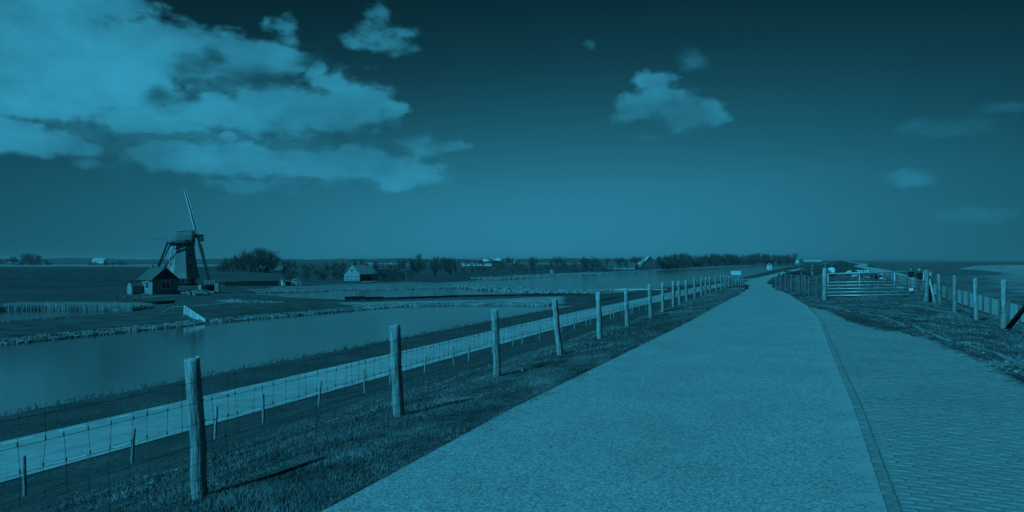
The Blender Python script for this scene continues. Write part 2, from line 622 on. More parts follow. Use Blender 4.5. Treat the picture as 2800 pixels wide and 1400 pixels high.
# asphalt path on the crest: edges as offsets from the dike line, and its height
PZ = [-80, 0, 4.6, 7.86, 12, 18.9, 25, 35.7, 45, 56, 75, 110, 150, 200, 240, 280]
PL = [-3.2, -3.2, -3.23, -3.32, -3.25, -3.14, -3.2, -3.3] + [h_at_px(p, z) for p, z in ((2038, 45), (2045, 56), (2050, 75), (2052, 110), (2038, 150), (2036, 200), (2050, 240), (2080, 280))]
PR = [0.58, 0.58, 0.56, 0.57, 0.5, 0.42, 0.1, -0.9] + [h_at_px(p, z) for p, z in ((2128, 45), (2120, 56), (2115, 75), (2112, 110), (2109, 150), (2107, 200), (2108, 240), (2118, 280))]
PH = [0, 0, 0, 0, 0, 0, 0, -0.06, -0.28, -0.68, -1.4, -2.5, -3.7, -4.9, -5.35, -5.43]


def pl(Z):
    return float(np.interp(Z, PZ, PL))


def pr(Z):
    return float(np.interp(Z, PZ, PR))


def ph(Z):
    return float(np.interp(Z, PZ, PH))


def pave_r(Z):                                  # right rim of the brick pavement
    return float(np.interp(Z, [-80, 9.36, 11.6, 14.2, 18.8, 22.5, 24.8], [3.05, 3.0, 2.95, 2.7, 2.0, 1.0, 0.25]))


KN_U = [-500, -70, -48, -41.2, -40.4, -38.2, -33, -31.7, -25.9, -24.6, -20.5, -12, -5.6, -3.6, -3.2, 0.8, 3.0, 4.5, 5.65, 7, 9.7, 13.5, 16, 25, 31, 60, 500]
KN_Z = [-6.9, -6.9, -6.9, -6.42, -6.15, -5.8, -5.56, -5.5, -5.5, -5.4, -4.45, -2.3, -0.33, -0.06, -0.02, -0.02, -0.02, -0.05, -0.17, -0.4, -1.1, -1.15, -1.9, -5.0, -6.5, -7.2, -7.2]


def profile(u, Z):
    # beyond the gate the crest narrows: its landward brow moves in
    s = 3.0 * smooth(50, 95, Z)
    v = u
    if s and -25.9 < u < 3.0:
        v = np.interp(u, [-25.9, -5.6 + s, 3.0], [-25.9, -5.6, 3.0])
    z = float(np.interp(v, KN_U, KN_Z))
    if u > 6:                                   # the sea path climbs to the crest farther on
        w_ = smooth(6.3, 9.4, u) * (1 - smooth(14.2, 22, u))
        z += w_ * (float(np.interp(Z, [30, 36, 58, 72, 90, 97, 115], [-1.2, -1.25, -0.9, -0.78, -0.30, -0.14, -0.02])) + 1.12)
    z += 0.20 * smooth(13, 27, Z) * math.exp(-((u - 3.0) / 1.5) ** 2)
    return z


def ground(X, Z):
    u = X - cx(Z)
    z = profile(u, Z)
    if Z < 281:
        l, r, h = pl(Z), pr(Z), ph(Z)
        if l <= u <= r:
            z = h - 0.02
        elif Z > 45 and u < l:
            z = max(z, h - 0.02 - 0.4 * (l - u)) if z < h else max(h - 0.02, z - 1) if z - h > 1 else h + min(z - h, 0.4 * (l - u))
        elif Z > 45 and u > r:
            z = min(z, h - 0.02 + 0.45 * (u - r)) if z > h else z
    return z


def gz(X, Z):
    u = X - cx(Z)
    z = ground(X, Z)
    if Z < 100 and (u < pl(Z) - 0.15 or u > max(pr(Z), pave_r(Z) if Z < 24.8 else -99) + 0.15) and not (-33 < u < -25) and not (9 < u < 14.3):
        q_ = 1 - 0.85 * math.exp(-((u + 5.3) / 0.9) ** 2)
        z += q_ * 0.05 * math.sin(X * 1.7 + 0.6 * Z) * math.sin(Z * 0.9 - X * 0.7) + q_ * 0.03 * math.sin(X * 4.1 + 1.3) * math.sin(Z * 3.3)
    return z


rowsZ = list(np.arange(-60, -4, 4)) + list(np.arange(-4, 30, 0.4)) + list(np.arange(30, 64, 1.0)) + list(np.arange(64, 130, 3.0)) + \
    list(np.arange(130, 340, 10)) + list(np.arange(340, 1000, 40)) + list(np.arange(1000, 4001, 250))
colsU = [-60, -52, -48, -45, -43, -41.2, -40.4, -38.2, -35.5, -33, -31.7, -25.9, -24.6] + list(np.arange(-23.6, -7, 1.0)) + list(np.arange(-6.8, 7.2, 0.28)) + \
    [7.6, 8.2, 8.9, 9.7, 13.5, 14.2, 15, 16, 18, 20, 22.5, 25, 28, 31, 40, 60, 90]
def terrain(rows, cols_of, zf):
    """one sheet of ground: rows along the dike, columns across it"""
    v, f = [], []
    n = None
    for Z in rows:
        us = cols_of(Z)
        n = len(us)
        for u in us:
            X = cx(Z) + u
            v.append((X, Z, zf(X, Z)))
    b0 = len(tv)
    tv.extend(v)
    for i in range(len(rows) - 1):
        for j in range(n - 1):
            a = b0 + i * n + j
            tf.append((a, a + 1, a + n + 1, a + n))


tv, tf = [], []
FARL = [-60, -52, -48, -45, -43, -41.2, -40.4, -38.2, -35.5, -33, -31.7, -25.9, -24.6, -23.5, -22.5, -21.5, -20.5, -19]
FR = [0, .02, .045, .075, .11, .15, .19, .23, .28, .33, .38, .43, .49, .55, .62, .70, .78, .88]


def left_cols(Z):
    l = pl(Z)
    return FARL + [-19 + (l + 19) * (1 - f) for f in reversed(FR[:-1])][:-1] + [l - 0.12, l]


def right_cols(Z):
    r = pr(Z)
    base = [r + 0.0, r + 0.12] + [r + (7.2 - r) * k / 30 for k in range(1, 31)]
    return base + [7.6, 8.2, 8.9, 9.7, 13.5, 14.2, 15, 16, 18, 20, 22.5, 25, 28, 31, 40, 60, 90]


near_rows = [z for z in rowsZ if z < 150] + [150]
near_rows = sorted(set(round(float(z), 3) for z in near_rows))
far_rows = [150] + [z for z in rowsZ if z > 150]


def gz_l(X, Z):
    u = X - cx(Z)
    if abs(u - pl(Z)) < 1e-4 or abs(u - pr(Z)) < 1e-4:
        return ph(Z) - 0.012
    return gz(X, Z)


terrain(near_rows, left_cols, gz_l)
terrain(near_rows, right_cols, gz_l)
terrain(far_rows, lambda Z: colsU, gz)
dike = link('dike_ground', mesh_from('dike_ground', tv, tf, M['grass_ground'], smooth_shade=True))
tag(dike, kind='structure')


def strip(name, m, left, right, height, Zs, nacross=4, uv=False, kind='structure', parent=None):
    """sheet lying along the dike between two offsets"""
    v, f, uvs = [], [], []
    for Z in Zs:
        l, r = left(Z), right(Z)
        for k in range(nacross + 1):
            u = l + (r - l) * k / nacross
            X = cx(Z) + u
            v.append((X, Z, height(X, Z)))
            uvs.append(((r - u) * 0.92, Z))
    n = nacross + 1
    for i in range(len(Zs) - 1):
        for j in range(nacross):
            a = i * n + j
            f.append((a, a + 1, a + n + 1, a + n))
    me = mesh_from(name, v, f, m, smooth_shade=True)
    if uv:
        lay = me.uv_layers.new(name='UVMap')
        lay.data.foreach_set('uv', [c for lp in me.loops for c in uvs[lp.vertex_index]])
    o = link(name, me, parent)
    if kind:
        tag(o, kind=kind)
    return o


Zs_path = list(np.arange(-60, 0, 5)) + list(np.arange(0, 66, 1.0)) + list(np.arange(66, 281, 5))
path = strip('path', M['asphalt'], lambda Z: pl(Z) - 0.03, lambda Z: pr(Z) + (0.03 if Z > 24 else 0.0), lambda X, Z: ph(Z) + (0.04 if Z > 148 else 0), Zs_path, 10, uv=True)
Zs_road = list(np.arange(-60, 130, 5)) + list(np.arange(130, 400, 10)) + list(np.arange(400, 1000, 40)) + list(np.arange(1000, 4001, 250))
road = strip('road', M['lower_asphalt'], lambda Z: -31.7, lambda Z: -25.9, lambda X, Z: -5.47 + 0.0006 * max(0, Z - 200) * 0.2, Zs_road, 4)
strip('sea_path', M['sea_path'], lambda Z: 9.9, lambda Z: 13.4, lambda X, Z: profile(X - cx(Z), Z) + 0.05, Zs_road, 3)

# dashes along both rims of the lower road
for side in (-31.25, -26.35):
    for k in range(40):
        z0 = 18 + 2.0 * k + (0.6 if side < -30 else 0)
        p0 = Vector((cx(z0) + side, z0, -5.464))
        p1 = Vector((cx(z0 + 1.05) + side, z0 + 1.05, -5.464))
        d = (p1 - p0).normalized()
        s_ = Vector((d.y, -d.x, 0)) * 0.06
        me = mesh_from('edge_dash', [p0 - s_, p0 + s_, p1 + s_, p1 - s_], [(0, 1, 2, 3)], M['road_paint'])
        link('edge_dash', me, road)

# ------------------------------------------------------------------ brick pavement
tdir = Vector((0.4285, 1, 0)).normalized()
rdir = Vector((tdir.y, -tdir.x, 0))
bed_v, bed_f = [], []
bedZ = list(np.arange(-60, 0, 5)) + list(np.arange(0, 25.0, 0.8)) + [24.9]
for Z in bedZ:
    bed_v += [(cx(Z) + pr(Z) - 0.02, Z, -0.010), (cx(Z) + pave_r(Z) + 0.05, Z, -0.010)]
for i in range(len(bedZ) - 1):
    bed_f.append((2 * i, 2 * i + 1, 2 * i + 3, 2 * i + 2))
pav = link('brick_pavement', mesh_from('brick_pavement', bed_v, bed_f, M['joint']))
tag(pav, kind='structure')


def brick_mesh(L, W, H, seed):
    r = random.Random(seed)
    b = 0.006
    v = []
    for (z, ins) in ((-H, 0), (-b, 0), (0, b)):
        for (x, y) in ((-1, -1), (1, -1), (1, 1), (-1, 1)):
            v.append((x * (L / 2 - ins) + r.uniform(-.0015, .0015), y * (W / 2 - ins) + r.uniform(-.0015, .0015), z + (r.uniform(-.0015, .0015) if z == 0 else 0)))
    f = [(8, 9, 10, 11)]
    for a in (0, 4):
        f += [(a + k, a + (k + 1) % 4, a + 4 + (k + 1) % 4, a + 4 + k) for k in range(4)]
    return v, f


BL, BW, BH = 0.212, 0.088, 0.06
b_var = [brick_mesh(BL - 0.008, BW - 0.009, BH, s) for s in range(5)]
b_me = [mesh_from('brick', v, f, M['brick']) for v, f in b_var]
h_var = brick_mesh(BL / 2 - 0.010, BW - 0.011, BH, 9)
h_me = mesh_from('brick', *h_var, M['brick'])
ang = math.atan2(rdir.y, rdir.x)
spots = []
r_ = random.Random(3)
edge_band = 0.100
for row in range(-40, 330):
    t = row * BW
    Z0 = (tdir * t).y
    u0 = (pr(Z0) + edge_band) / 1.088
    for _ in range(2):
        Z0 = (tdir * t + rdir * u0).y
        u0 = (pr(Z0) + edge_band) / 1.088
    s_ = u0 + 0.006
    first = True
    while True:
        half = first and row % 2 == 1
        L_ = BL / 2 if half else BL
        c = tdir * t + rdir * (s_ + L_ / 2)
        Z, u = c.y, c.x - cx(c.y)
        if Z < -3 or Z > 24.6 or u + L_ / 2 > pave_r(Z) + r_.uniform(-0.08, 0.08):
            break
        spots.append((c.x, c.y, ang, 2 if half else 0))
        s_ += L_
        first = False
# two courses laid lengthwise against the asphalt
for lane in (0,):
    for k in range(-14, 125):
        tt = k * BL + lane * 0.1
        Z = tt * tdir.y
        if Z < -3 or Z > 24:
            continue
        e = pr(Z) + 0.053 + lane * 0.089
        spots.append((cx(Z) + e, Z, math.atan2(1, 0.4285), 1))


def vis_key(s):
    x, y = s[0], s[1]
    if y < 3.6 or x / y > 0.80:
        return 1e6 - y
    return math.hypot(x, y)


spots.sort(key=vis_key)
rest_v, rest_f = [], []
for i, (x, y, a, lane) in enumerate(spots):
    dz = r_.uniform(-0.003, 0.003)
    a2 = a + r_.uniform(-0.02, 0.02)
    x += r_.uniform(-.003, .003)
    y += r_.uniform(-.003, .003)
    if i < 300:
        link('brick', h_me if lane == 2 else b_me[i % 5], pav, (x, y, dz), (r_.uniform(-.01, .01), r_.uniform(-.01, .01), a2))
    else:
        v, f = h_var if lane == 2 else b_var[i % 5]
        ca, sa = math.cos(a2), math.sin(a2)
        b0 = len(rest_v)
        rest_v += [(x + ca * p[0] - sa * p[1], y + sa * p[0] + ca * p[1], p[2] + dz) for p in v]
        rest_f += [tuple(q + b0 for q in ff) for ff in f]
bm_ = mat('brick_rest', 0.20, 0.295, 9, 5, 0.9, 0.35, 60, spec=0.15, lo2=0.85, scale2=0.8, bdist=0.004)
tag(link('brick_field', mesh_from('brick_field', rest_v, rest_f, bm_), pav), kind='stuff')


# ------------------------------------------------------------------ grass
def blades(name, n, sampler, hmin, hmax, w, m=None, lean=0.5):
    pts = []
    while len(pts) < n:
        p = sampler()
        if p is not None:
            pts.append(p)
    P = np.array(pts, dtype=np.float64)
    k = len(P)
    a = RNG.uniform(0, 2 * np.pi, k)
    h = RNG.uniform(hmin, hmax, k) * (0.55 + 0.9 * (0.5 + 0.5 * np.sin(P[:, 0] * 2.3 + 1.1 * np.sin(P[:, 1] * 1.9))) * (0.6 + 0.4 * np.sin(P[:, 1] * 3.1 + P[:, 0])))
    ww = w * RNG.uniform(0.6, 1.3, k)
    ln = RNG.normal(0, lean, (k, 2)) * h[:, None]
    V = np.zeros((k, 3, 3))
    dx, dy = np.cos(a) * ww / 2, np.sin(a) * ww / 2
    V[:, 0] = P + np.stack([-dx, -dy, -0.01 * np.ones(k)], 1)
    V[:, 1] = P + np.stack([dx, dy, -0.01 * np.ones(k)], 1)
    V[:, 2] = P + np.stack([ln[:, 0], ln[:, 1], h], 1)
    o = link(name, tri_mesh(name, V, m or M['grass_blade']))
    tag(o, kind='stuff')
    return o


def samp(z0, z1, ul, ur, power=1.0, bare=None):
    def f():
        Z = z0 + (z1 - z0) * random.random() ** power
        l, r = ul(Z), ur(Z)
        u = random.uniform(l, r)
        X = cx(Z) + u
        if X / max(Z, 0.5) < -0.9 or X / max(Z, 0.5) > 0.9:
            return None
        if bare and bare(u, Z):
            return None
        return (X, Z, gz(X, Z))
    return f


def ragged(Z, s=1.0):
    return 0.10 * math.sin(Z * 5.3) * math.sin(Z * 0.83) + 0.07 * math.sin(Z * 13.1 + 1) + 0.05 * math.sin(Z * 29.7) + 0.06 * math.sin(Z * 1.9)


tag(blades('verge_grass', 120000, samp(3.2, 13, lambda Z: -5.6, lambda Z: pl(Z) + 0.06 + ragged(Z), 1.2), 0.018, 0.048, 0.008), 'short grazed grass on the verge between the wire fence and the asphalt path', 'grass')
tag(blades('slope_grass', 90000, samp(4.5, 26, lambda Z: -14, lambda Z: -5.4, 1.0), 0.02, 0.055, 0.014), 'grazed grass on the upper dike slope below the wire fence', 'grass')
tag(blades('far_verge_grass', 50000, samp(12, 48, lambda Z: -7, lambda Z: pl(Z) + 0.05 + ragged(Z), 1.0), 0.02, 0.055, 0.018), 'grass along the far half of the wire fence', 'grass')


def track_off(Z):
    return float(np.interp(Z, [8, 9.5, 11.6, 13.5, 16.5, 21, 25], [1.2, 1.02, 0.74, 0.50, 0.36, 0.40, 0.45])) + 0.02 * math.sin(Z * 3.1)


def worn(u, Z):
    t = pave_r(Z) + track_off(Z) if Z < 24.8 else 9
    return abs(u - t) < 0.075 and random.random() < 0.9


tag(blades('crest_grass', 110000, samp(7.5, 30, lambda Z: (pave_r(Z) if Z < 24.8 else pr(Z)) + ragged(Z), lambda Z: 9.5, 1.0, worn), 0.02, 0.06, 0.014), 'grazed grass on the dike crest in front of the steel gate', 'grass')
tag(blades('crest_grass', 40000, samp(29, 75, lambda Z: pr(Z) + 0.05, lambda Z: 9.5, 1.0), 0.03, 0.08, 0.03), 'grass on the sheep pasture behind the steel gate', 'grass')

# pale litter and daisies in the grass
V = []
for i in range(900):
    Z = random.uniform(9, 34)
    u = random.uniform((pave_r(Z) if Z < 24.8 else pr(Z)) + 0.1, 6.5) if random.random() < .8 else random.uniform(-12, -3.6)
    if random.random() < 0.5:
        u += random.uniform(-.1, .1)
    X = cx(Z) + u
    z = gz(X, Z) + 0.045
    s_ = random.uniform(0.010, 0.026)
    a = random.uniform(0, 6.3)
    for k in range(2):
        q = [(X + s_ * math.cos(a + t), Z + s_ * math.sin(a + t), z + (0.006 if t in (0, 2.1) else -0.004)) for t in (0 + k * 3, 2.1 + k * 3, 4.2 + k * 3)]
        V.append(q)
tag(link('daisies', tri_mesh('daisies', np.array(V), M['petal'])), 'small pale daisies and flecks scattered in the crest grass', 'flowers', kind='stuff')

# narrow track trodden through the crest grass beside the bricks
tv_, tf_ = [], []
tz_ = [8.5 + .4 * i for i in range(41)]
for Z in tz_:
    c_ = pave_r(Z) + track_off(Z)
    for k in (-1, 0, 1):
        X = cx(Z) + c_ + k * (0.055 + 0.02 * math.sin(Z * 7.3))
        tv_.append((X, Z, gz(X, Z) + 0.010))
for i in range(len(tz_) - 1):
    for j in range(2):
        a = i * 3 + j
        tf_.append((a, a + 1, a + 4, a + 3))
M['soil'] = mat('soil', 0.15, 0.26, 7, 6, 0.95, 0.4, 30)
tag(link('worn_track', mesh_from('worn_track', tv_, tf_, M['soil'])), kind='structure')

# ------------------------------------------------------------------ polder, ponds and shores
WL = -6.3                                       # water level


def poly(pts, h=8.0):
    return [at(x, y, h)[:2] for x, y in pts]


near_bank = [(cx(Z) - 38.5, Z) for Z in (122, 100, 80, 60, 40, 20, 0, -30, -60)]
W = [
    [(-106, -60)] + poly([(0, 943), (250, 917), (500, 892), (561, 884), (800, 864), (1100, 838), (1248, 835), (1400, 835), (1500, 836)]) + near_bank,
    poly([(1650, 806), (1539, 805), (1250, 810), (1050, 816.5), (943, 820), (879, 818), (804, 815), (716, 806), (700, 802.5), (862, 799), (930, 794), (1100, 792), (1190, 791), (1248, 788), (1353, 797), (1516, 804)]),
    poly([(1283, 778), (1399, 787.4), (1539, 799), (1640, 803), (1690, 800), (1800, 788), (1900, 777), (1985, 767), (2050, 753), (2110, 739), (2200, 722), (2150, 721.5), (2100, 724.5), (1926, 734), (1810, 740),
          (1679, 748), (1600, 752), (1516, 756), (1364, 766), (1283, 773)]),
    poly([(-200, 866), (0, 850), (120, 848), (250, 849), (364, 852), (300, 858), (236, 864), (120, 876), (0, 884), (-200, 905)]),
    poly([(950, 826), (1250, 817.5), (1539, 811), (1600, 810), (1600, 807), (1539, 806.5), (1250, 812), (1050, 819), (950, 822)]),
    poly([(-300, 806), (0, 801), (60, 800.5), (60, 798.5), (0, 799), (-300, 803)]),
    poly([(120, 799), (340, 793), (340, 791.5), (120, 796.5)]),
]
TONES = [  # (polygon, tone): ground covers of their own colour
    (poly([(-900, 729), (700, 729), (700, 722.5), (-900, 722.5)], 7.4), 0.24),
    (poly([(640, 720), (760, 720), (760, 718), (640, 718)], 7.4), 0.24),
    (poly([(1050, 723), (1700, 723), (1700, 719.5), (1050, 719.5)], 7.4), 0.22),
    (poly([(-900, 800), (330, 782), (700, 776), (700, 731), (-900, 731)], 7.4), 0.068),
    (poly([(560, 772), (860, 764), (900, 742), (560, 742)], 7.4), 0.090),
    (poly([(1000, 772), (1300, 763), (1680, 744), (1600, 740), (1000, 748)], 7.4), 0.085),
    (poly([(1256, 788), (1353, 797.5), (1516, 804.5), (1640, 804), (1539, 798), (1399, 786), (1283, 776), (1250, 779)]), 0.30),
    (poly([(930, 831), (1100, 829), (1250, 826), (1420, 824), (1540, 826), (1540, 812), (1250, 817), (930, 824)], 7.5), 0.28),
    (poly([(740, 793), (930, 792), (1250, 788), (1290, 774), (1364, 766), (1500, 756), (1700, 745), (1700, 741), (1364, 758), (1200, 772), (1000, 775), (740, 783)], 7.4), 0.20),
    (poly([(1679, 748), (1810, 741), (1926, 735), (2100, 725.5), (2200, 719), (2090, 720.5), (1926, 730), (1810, 736), (1679, 743.5)], 7.6), 0.21),
    (poly([(380, 812), (470, 805), (640, 803), (760, 801), (700, 799.5), (560, 801), (470, 803), (380, 808)], 7.3), 0.16),
    (poly([(420, 836), (560, 832), (700, 826), (560, 829)], 7.4), 0.15),
]


def sdist(P, pg):
    """signed distance of points to a polygon, positive inside"""
    A = np.array(pg)
    B = np.roll(A, -1, axis=0)
    dmin = np.full(len(P), 1e9)
    inside = np.zeros(len(P), bool)
    for a, b in zip(A, B):
        ab = b - a
        t = np.clip(((P - a) @ ab) / (ab @ ab + 1e-12), 0, 1)
        d = np.hypot(*(P - a - t[:, None] * ab).T)
        dmin = np.minimum(dmin, d)
        c = ((a[1] > P[:, 1]) != (b[1] > P[:, 1])) & (P[:, 0] < (b[0] - a[0]) * (P[:, 1] - a[1]) / (b[1] - a[1] + 1e-12) + a[0])
        inside ^= c
    return np.where(inside, dmin, -dmin)


gx = np.concatenate([np.arange(-2200, -200, 40), np.arange(-200, 2320, 7)])
hr = 7.4
gy = np.concatenate([np.arange(4, 60, 0.8), np.arange(60, 130, 0.9), np.arange(130, 250, 2.2), np.arange(250, 420, 10)])
gd = F * hr / gy
GX, GD = np.meshgrid(gx, gd)
P2 = np.stack([((GX - 1400) / F * GD).ravel(), GD.ravel()], 1)
sd = np.full(len(P2), -1e9)
for w in W:
    sd = np.maximum(sd, sdist(P2, w))
und = 0.18 * np.sin(P2[:, 0] * 0.11 + 0.7 * np.sin(P2[:, 1] * 0.05)) + 0.10 * np.sin(P2[:, 1] * 0.23 + P2[:, 0] * 0.17)
tt = np.clip((-sd + 0.3) / 2.2, 0, 1)
tt = tt * tt * (3 - 2 * tt)
zz = -6.65 + tt * (0.58 + und * np.clip(-sd / 12, 0, 1)) + 0.37 * np.clip((-sd - 2) / 16, 0, 1)
cxs = np.array([cx(z) for z in gd])
U = P2[:, 0] - np.repeat(cxs, len(gx))
zz = np.where(U > -39.2, -7.4, zz)
tone = np.full(len(P2), 0.085)
for pg, tn in TONES:
    s = sdist(P2, pg)
    k = np.clip(s / 1.2 + 0.5, 0, 1)
    tone = tone * (1 - k) + tn * k
nX = len(gx)
pf = []
for i in range(len(gd) - 1):
    for j in range(nX - 1):
        a = i * nX + j
        pf.append((a, a + nX, a + nX + 1, a + 1))
pme = mesh_from('polder_ground', np.column_stack([P2, zz]), [tuple(reversed(f)) for f in pf], [], smooth_shade=True)


def add_tone(me, tone):
    at_ = me.attributes.new('tone', 'FLOAT', 'POINT')
    at_.data.foreach_set('value', tone.astype(np.float32))


def tone_mat(name, scale, stretch, bump, bdist, lo=0.6, hi=1.4):
    m = mat(name, lo, hi, scale, 10, 0.95, bump, scale * 3, stretch=stretch, spec=0.1, lo2=0.72, scale2=0.03, bdist=bdist)
    nt = m.node_tree
    p = nt.nodes['Principled BSDF']
    src = p.inputs['Base Color'].links[0].from_socket
    a = nt.nodes.new('ShaderNodeAttribute')
    a.attribute_name = 'tone'
    mx = nt.nodes.new('ShaderNodeVectorMath')
    mx.operation = 'SCALE'
    nt.links.new(src, mx.inputs[0])
    nt.links.new(a.outputs['Fac'], mx.inputs['Scale'])
    nt.links.new(mx.outputs[0], p.inputs['Base Color'])
    return m


add_tone(pme, tone)
pme.materials.append(tone_mat('polder_tone', 0.55, (0.6, 1, 1), 0.8, 0.15))
tag(link('polder_ground', pme), kind='structure')
# plain polder under and around it, out to the horizon
tag(MB().add([(-20000, -400, -6.75), (20000, -400, -6.75), (20000, 16000, -6.75), (-20000, 16000, -6.75)], [(0, 1, 2, 3)]).build('lowland', M['polder']), kind='structure')
# water sheets lie in the hollows
wv, wf = [], []


def water_sheet(name, pg, z, m, pad=1.5):
    A = [Vector((x, y, 0)) for x, y in pg]
    n = len(A)
    area = sum(A[i].x * A[(i + 1) % n].y - A[(i + 1) % n].x * A[i].y for i in range(n)) / 2
    out = []
    for i in range(n):
        e1 = (A[i] - A[i - 1]).normalized()
        e2 = (A[(i + 1) % n] - A[i]).normalized()
        nn = Vector((e1.y + e2.y, -e1.x - e2.x, 0))
        nn = nn.normalized() if nn.length > 0.2 else Vector((e1.y, -e1.x, 0))
        out.append(A[i] + nn * (pad if area > 0 else -pad))
    me = bpy.data.meshes.new(name)
    from mathutils.geometry import tessellate_polygon
    tris = tessellate_polygon([[Vector((p.x, p.y, 0)) for p in out]])
    me.from_pydata([(p.x, p.y, z) for p in out], [], [tuple(t) for t in tris])
    me.update()
    for pol_ in me.polygons:
        if pol_.normal.z < 0:
            pol_.flip()
    me.materials.append(m)
    return tag(link(name, me), kind='structure')


water_sheet('canal_water', W[0], WL, M['water'], 0.8)
water_sheet('pond_water', W[1], WL, M['pond'], 0.8)
water_sheet('lake_water', W[2], WL, M['pond'], 0.8)
water_sheet('reed_pond_water', W[3], WL, M['pond'], 0.8)
water_sheet('channel_water', W[4], WL, M['pond'], 0.3)
water_sheet('ditch_water', W[5], WL, M['pond'], 0.3)
water_sheet('ditch_water', W[6], WL, M['pond'], 0.3)

# sea, mudflat and sandbank on the other side of the dike
sea_z = (-100, 0, 60, 130, 280, 500, 1000, 2000, 4000, 15000)
sea_v = []
for Z in sea_z:
    sea_v += [(cx(min(Z, 4000)) + 24 + max(0, Z - 4000) * .05, Z, -6.1), (20000, Z, -6.1)]
tag(MB().add(sea_v, [(2 * i, 2 * i + 1, 2 * i + 3, 2 * i + 2) for i in range(len(sea_z) - 1)]).build('sea', M['sea']), kind='structure')
mx_ = np.concatenate([np.arange(2380, 3000, 6), np.arange(3000, 6000, 100)])
my_ = np.concatenate([np.arange(10, 60, 0.9), np.arange(60, 220, 3), np.arange(220, 600, 30)])
md = F * 7.75 / my_
MX, MD = np.meshgrid(mx_, md)
Q2 = np.stack([((MX - 1400) / F * MD).ravel(), MD.ravel()], 1)
mud_pg = poly([(2470, 783), (2530, 766), (2575, 757), (2640, 752), (2700, 750), (2760, 742), (2900, 735), (4000, 730), (6500, 760), (6500, 1500), (2800, 1500), (2640, 860)], 7.75)
bank_pg = poly([(2598, 735), (2664, 726), (2730, 724.5), (2820, 724), (4000, 722), (4000, 760), (2900, 765), (2800, 757), (2741, 747), (2664, 739)], 7.75)
s1 = sdist(Q2, mud_pg)
s2 = sdist(Q2, bank_pg)
zq = np.maximum(-6.25 + 0.40 * np.clip(s1 / 14 + 0.3, 0, 1), -6.25 + 0.28 * np.clip(s2 / 20 + 0.3, 0, 1))
zq += 0.12 * np.sin(Q2[:, 0] * 0.35 + 1.3 * np.sin(Q2[:, 1] * 0.11)) * np.sin(Q2[:, 1] * 0.21) * np.clip(s1 / 20, 0, 1)
tq = np.full(len(Q2), 0.14)
wet_pg = poly([(2690, 756), (2760, 752), (2900, 750), (3200, 760), (3200, 860), (2830, 812), (2745, 790)], 7.75)
k3 = np.clip(sdist(Q2, wet_pg) / 6 + 0.5, 0, 1)
tq = tq * (1 - k3) + 0.21 * k3
k2 = np.clip(s2 / 15 + 0.5, 0, 1)
tq = tq * (1 - k2) + 0.30 * k2
nM = len(mx_)
qf = [(i * nM + j, i * nM + j + 1, (i + 1) * nM + j + 1, (i + 1) * nM + j) for i in range(len(md) - 1) for j in range(nM - 1)]
mme = mesh_from('mudflat', np.column_stack([Q2, zq]), qf, [], smooth_shade=True)
for pol_ in mme.polygons:
    if pol_.normal.z < 0:
        pol_.flip()
add_tone(mme, tq)
mme.materials.append(tone_mat('mud_tone', 0.30, (0.35, 1, 1), 1.0, 0.35, 0.5, 1.6))
tag(link('mudflat', mme), kind='structure')


# ------------------------------------------------------------------ stones
def stones(name, n, sampler, s0, s1, m, flat=0.6):
    base = np.array([(x, y, z) for z in (-1, 1) for (x, y) in ((-1, -1), (1, -1), (1, 1), (-1, 1))], float) * 0.5
    quads = [(3, 2, 1, 0), (4, 5, 6, 7), (0, 1, 5, 4), (1, 2, 6, 5), (2, 3, 7, 6), (3, 0, 4, 7)]
    v, f = [], []
    c = 0
    while c < n:
        p = sampler()
        if p is None:
            continue
        s_ = random.uniform(s0, s1)
        a = random.uniform(0, 3.14)
        B = base * np.array([1.25, 0.9, flat]) * s_ + RNG.uniform(-0.16, 0.16, (8, 3)) * s_
        B[4:, :2] *= 0.72
        tl = random.uniform(-0.3, 0.3)
        B[:, 2] += B[:, 0] * tl
        ca, sa = math.cos(a), math.sin(a)
        b0 = len(v)
        v += [(p[0] + ca * q[0] - sa * q[1], p[1] + sa * q[0] + ca * q[1], p[2] + q[2]) for q in B]
        f += [tuple(i + b0 for i in q) for q in quads]
        c += 1
    return link(name, mesh_from(name, v, f, m))


def along(pts, w0, w1, z0, z1):
    """random point beside a polyline, w metres to the far side of it, rising from z0 to z1"""
    A = [Vector((p[0], p[1], 0)) for p in pts]
    L = [(A[i + 1] - A[i]).length for i in range(len(A) - 1)]
    T = sum(L)

    def f():
        t = random.random() * T
        i = 0
        while t > L[i] and i < len(L) - 1:
            t -= L[i]
            i += 1
        d = (A[i + 1] - A[i]).normalized()
        nrm = Vector((-d.y, d.x, 0))
        k = random.random()
        p = A[i] + d * t + nrm * (w0 + (w1 - w0) * k)
        return (p.x, p.y, z0 + (z1 - z0) * k)
    return f


bank1 = [(-106, -60)] + poly([(0, 943), (250, 917), (500, 892), (561, 884), (800, 864), (1000, 846)])
bank2 = poly([(1000, 846), (1100, 838), (1248, 835), (1400, 835), (1500, 836)])
tag(stones('riprap', 5200, along(bank1[1:], -0.25, 1.7, WL, WL + 0.32), 0.14, 0.36, M['stone']), 'rubble stones lining the far bank of the canal below the mill', 'stones', kind='stuff')
tag(stones('riprap', 500, along(bank1[:2], -0.3, 1.9, WL, WL + 0.45), 0.3, 0.7, M['stone']), 'rubble stones on the canal bank at the left edge', 'stones', kind='stuff')
tag(stones('riprap', 2600, along(bank2, -0.3, 3.2, WL, WL + 0.36), 0.18, 0.42, M['pebble']), 'pale rubble stones on the spit where the canal narrows', 'stones', kind='stuff')
shore = poly([(700, 802.5), (862, 799), (930, 794), (1100, 792), (1190, 791), (1248, 788)])
tag(stones('shingle', 2600, along(shore, 0.5, 15, WL + 0.2, WL + 0.42), 0.12, 0.38, M['pebble']), 'pebbles on the pond shore below the white house', 'stones', kind='stuff')
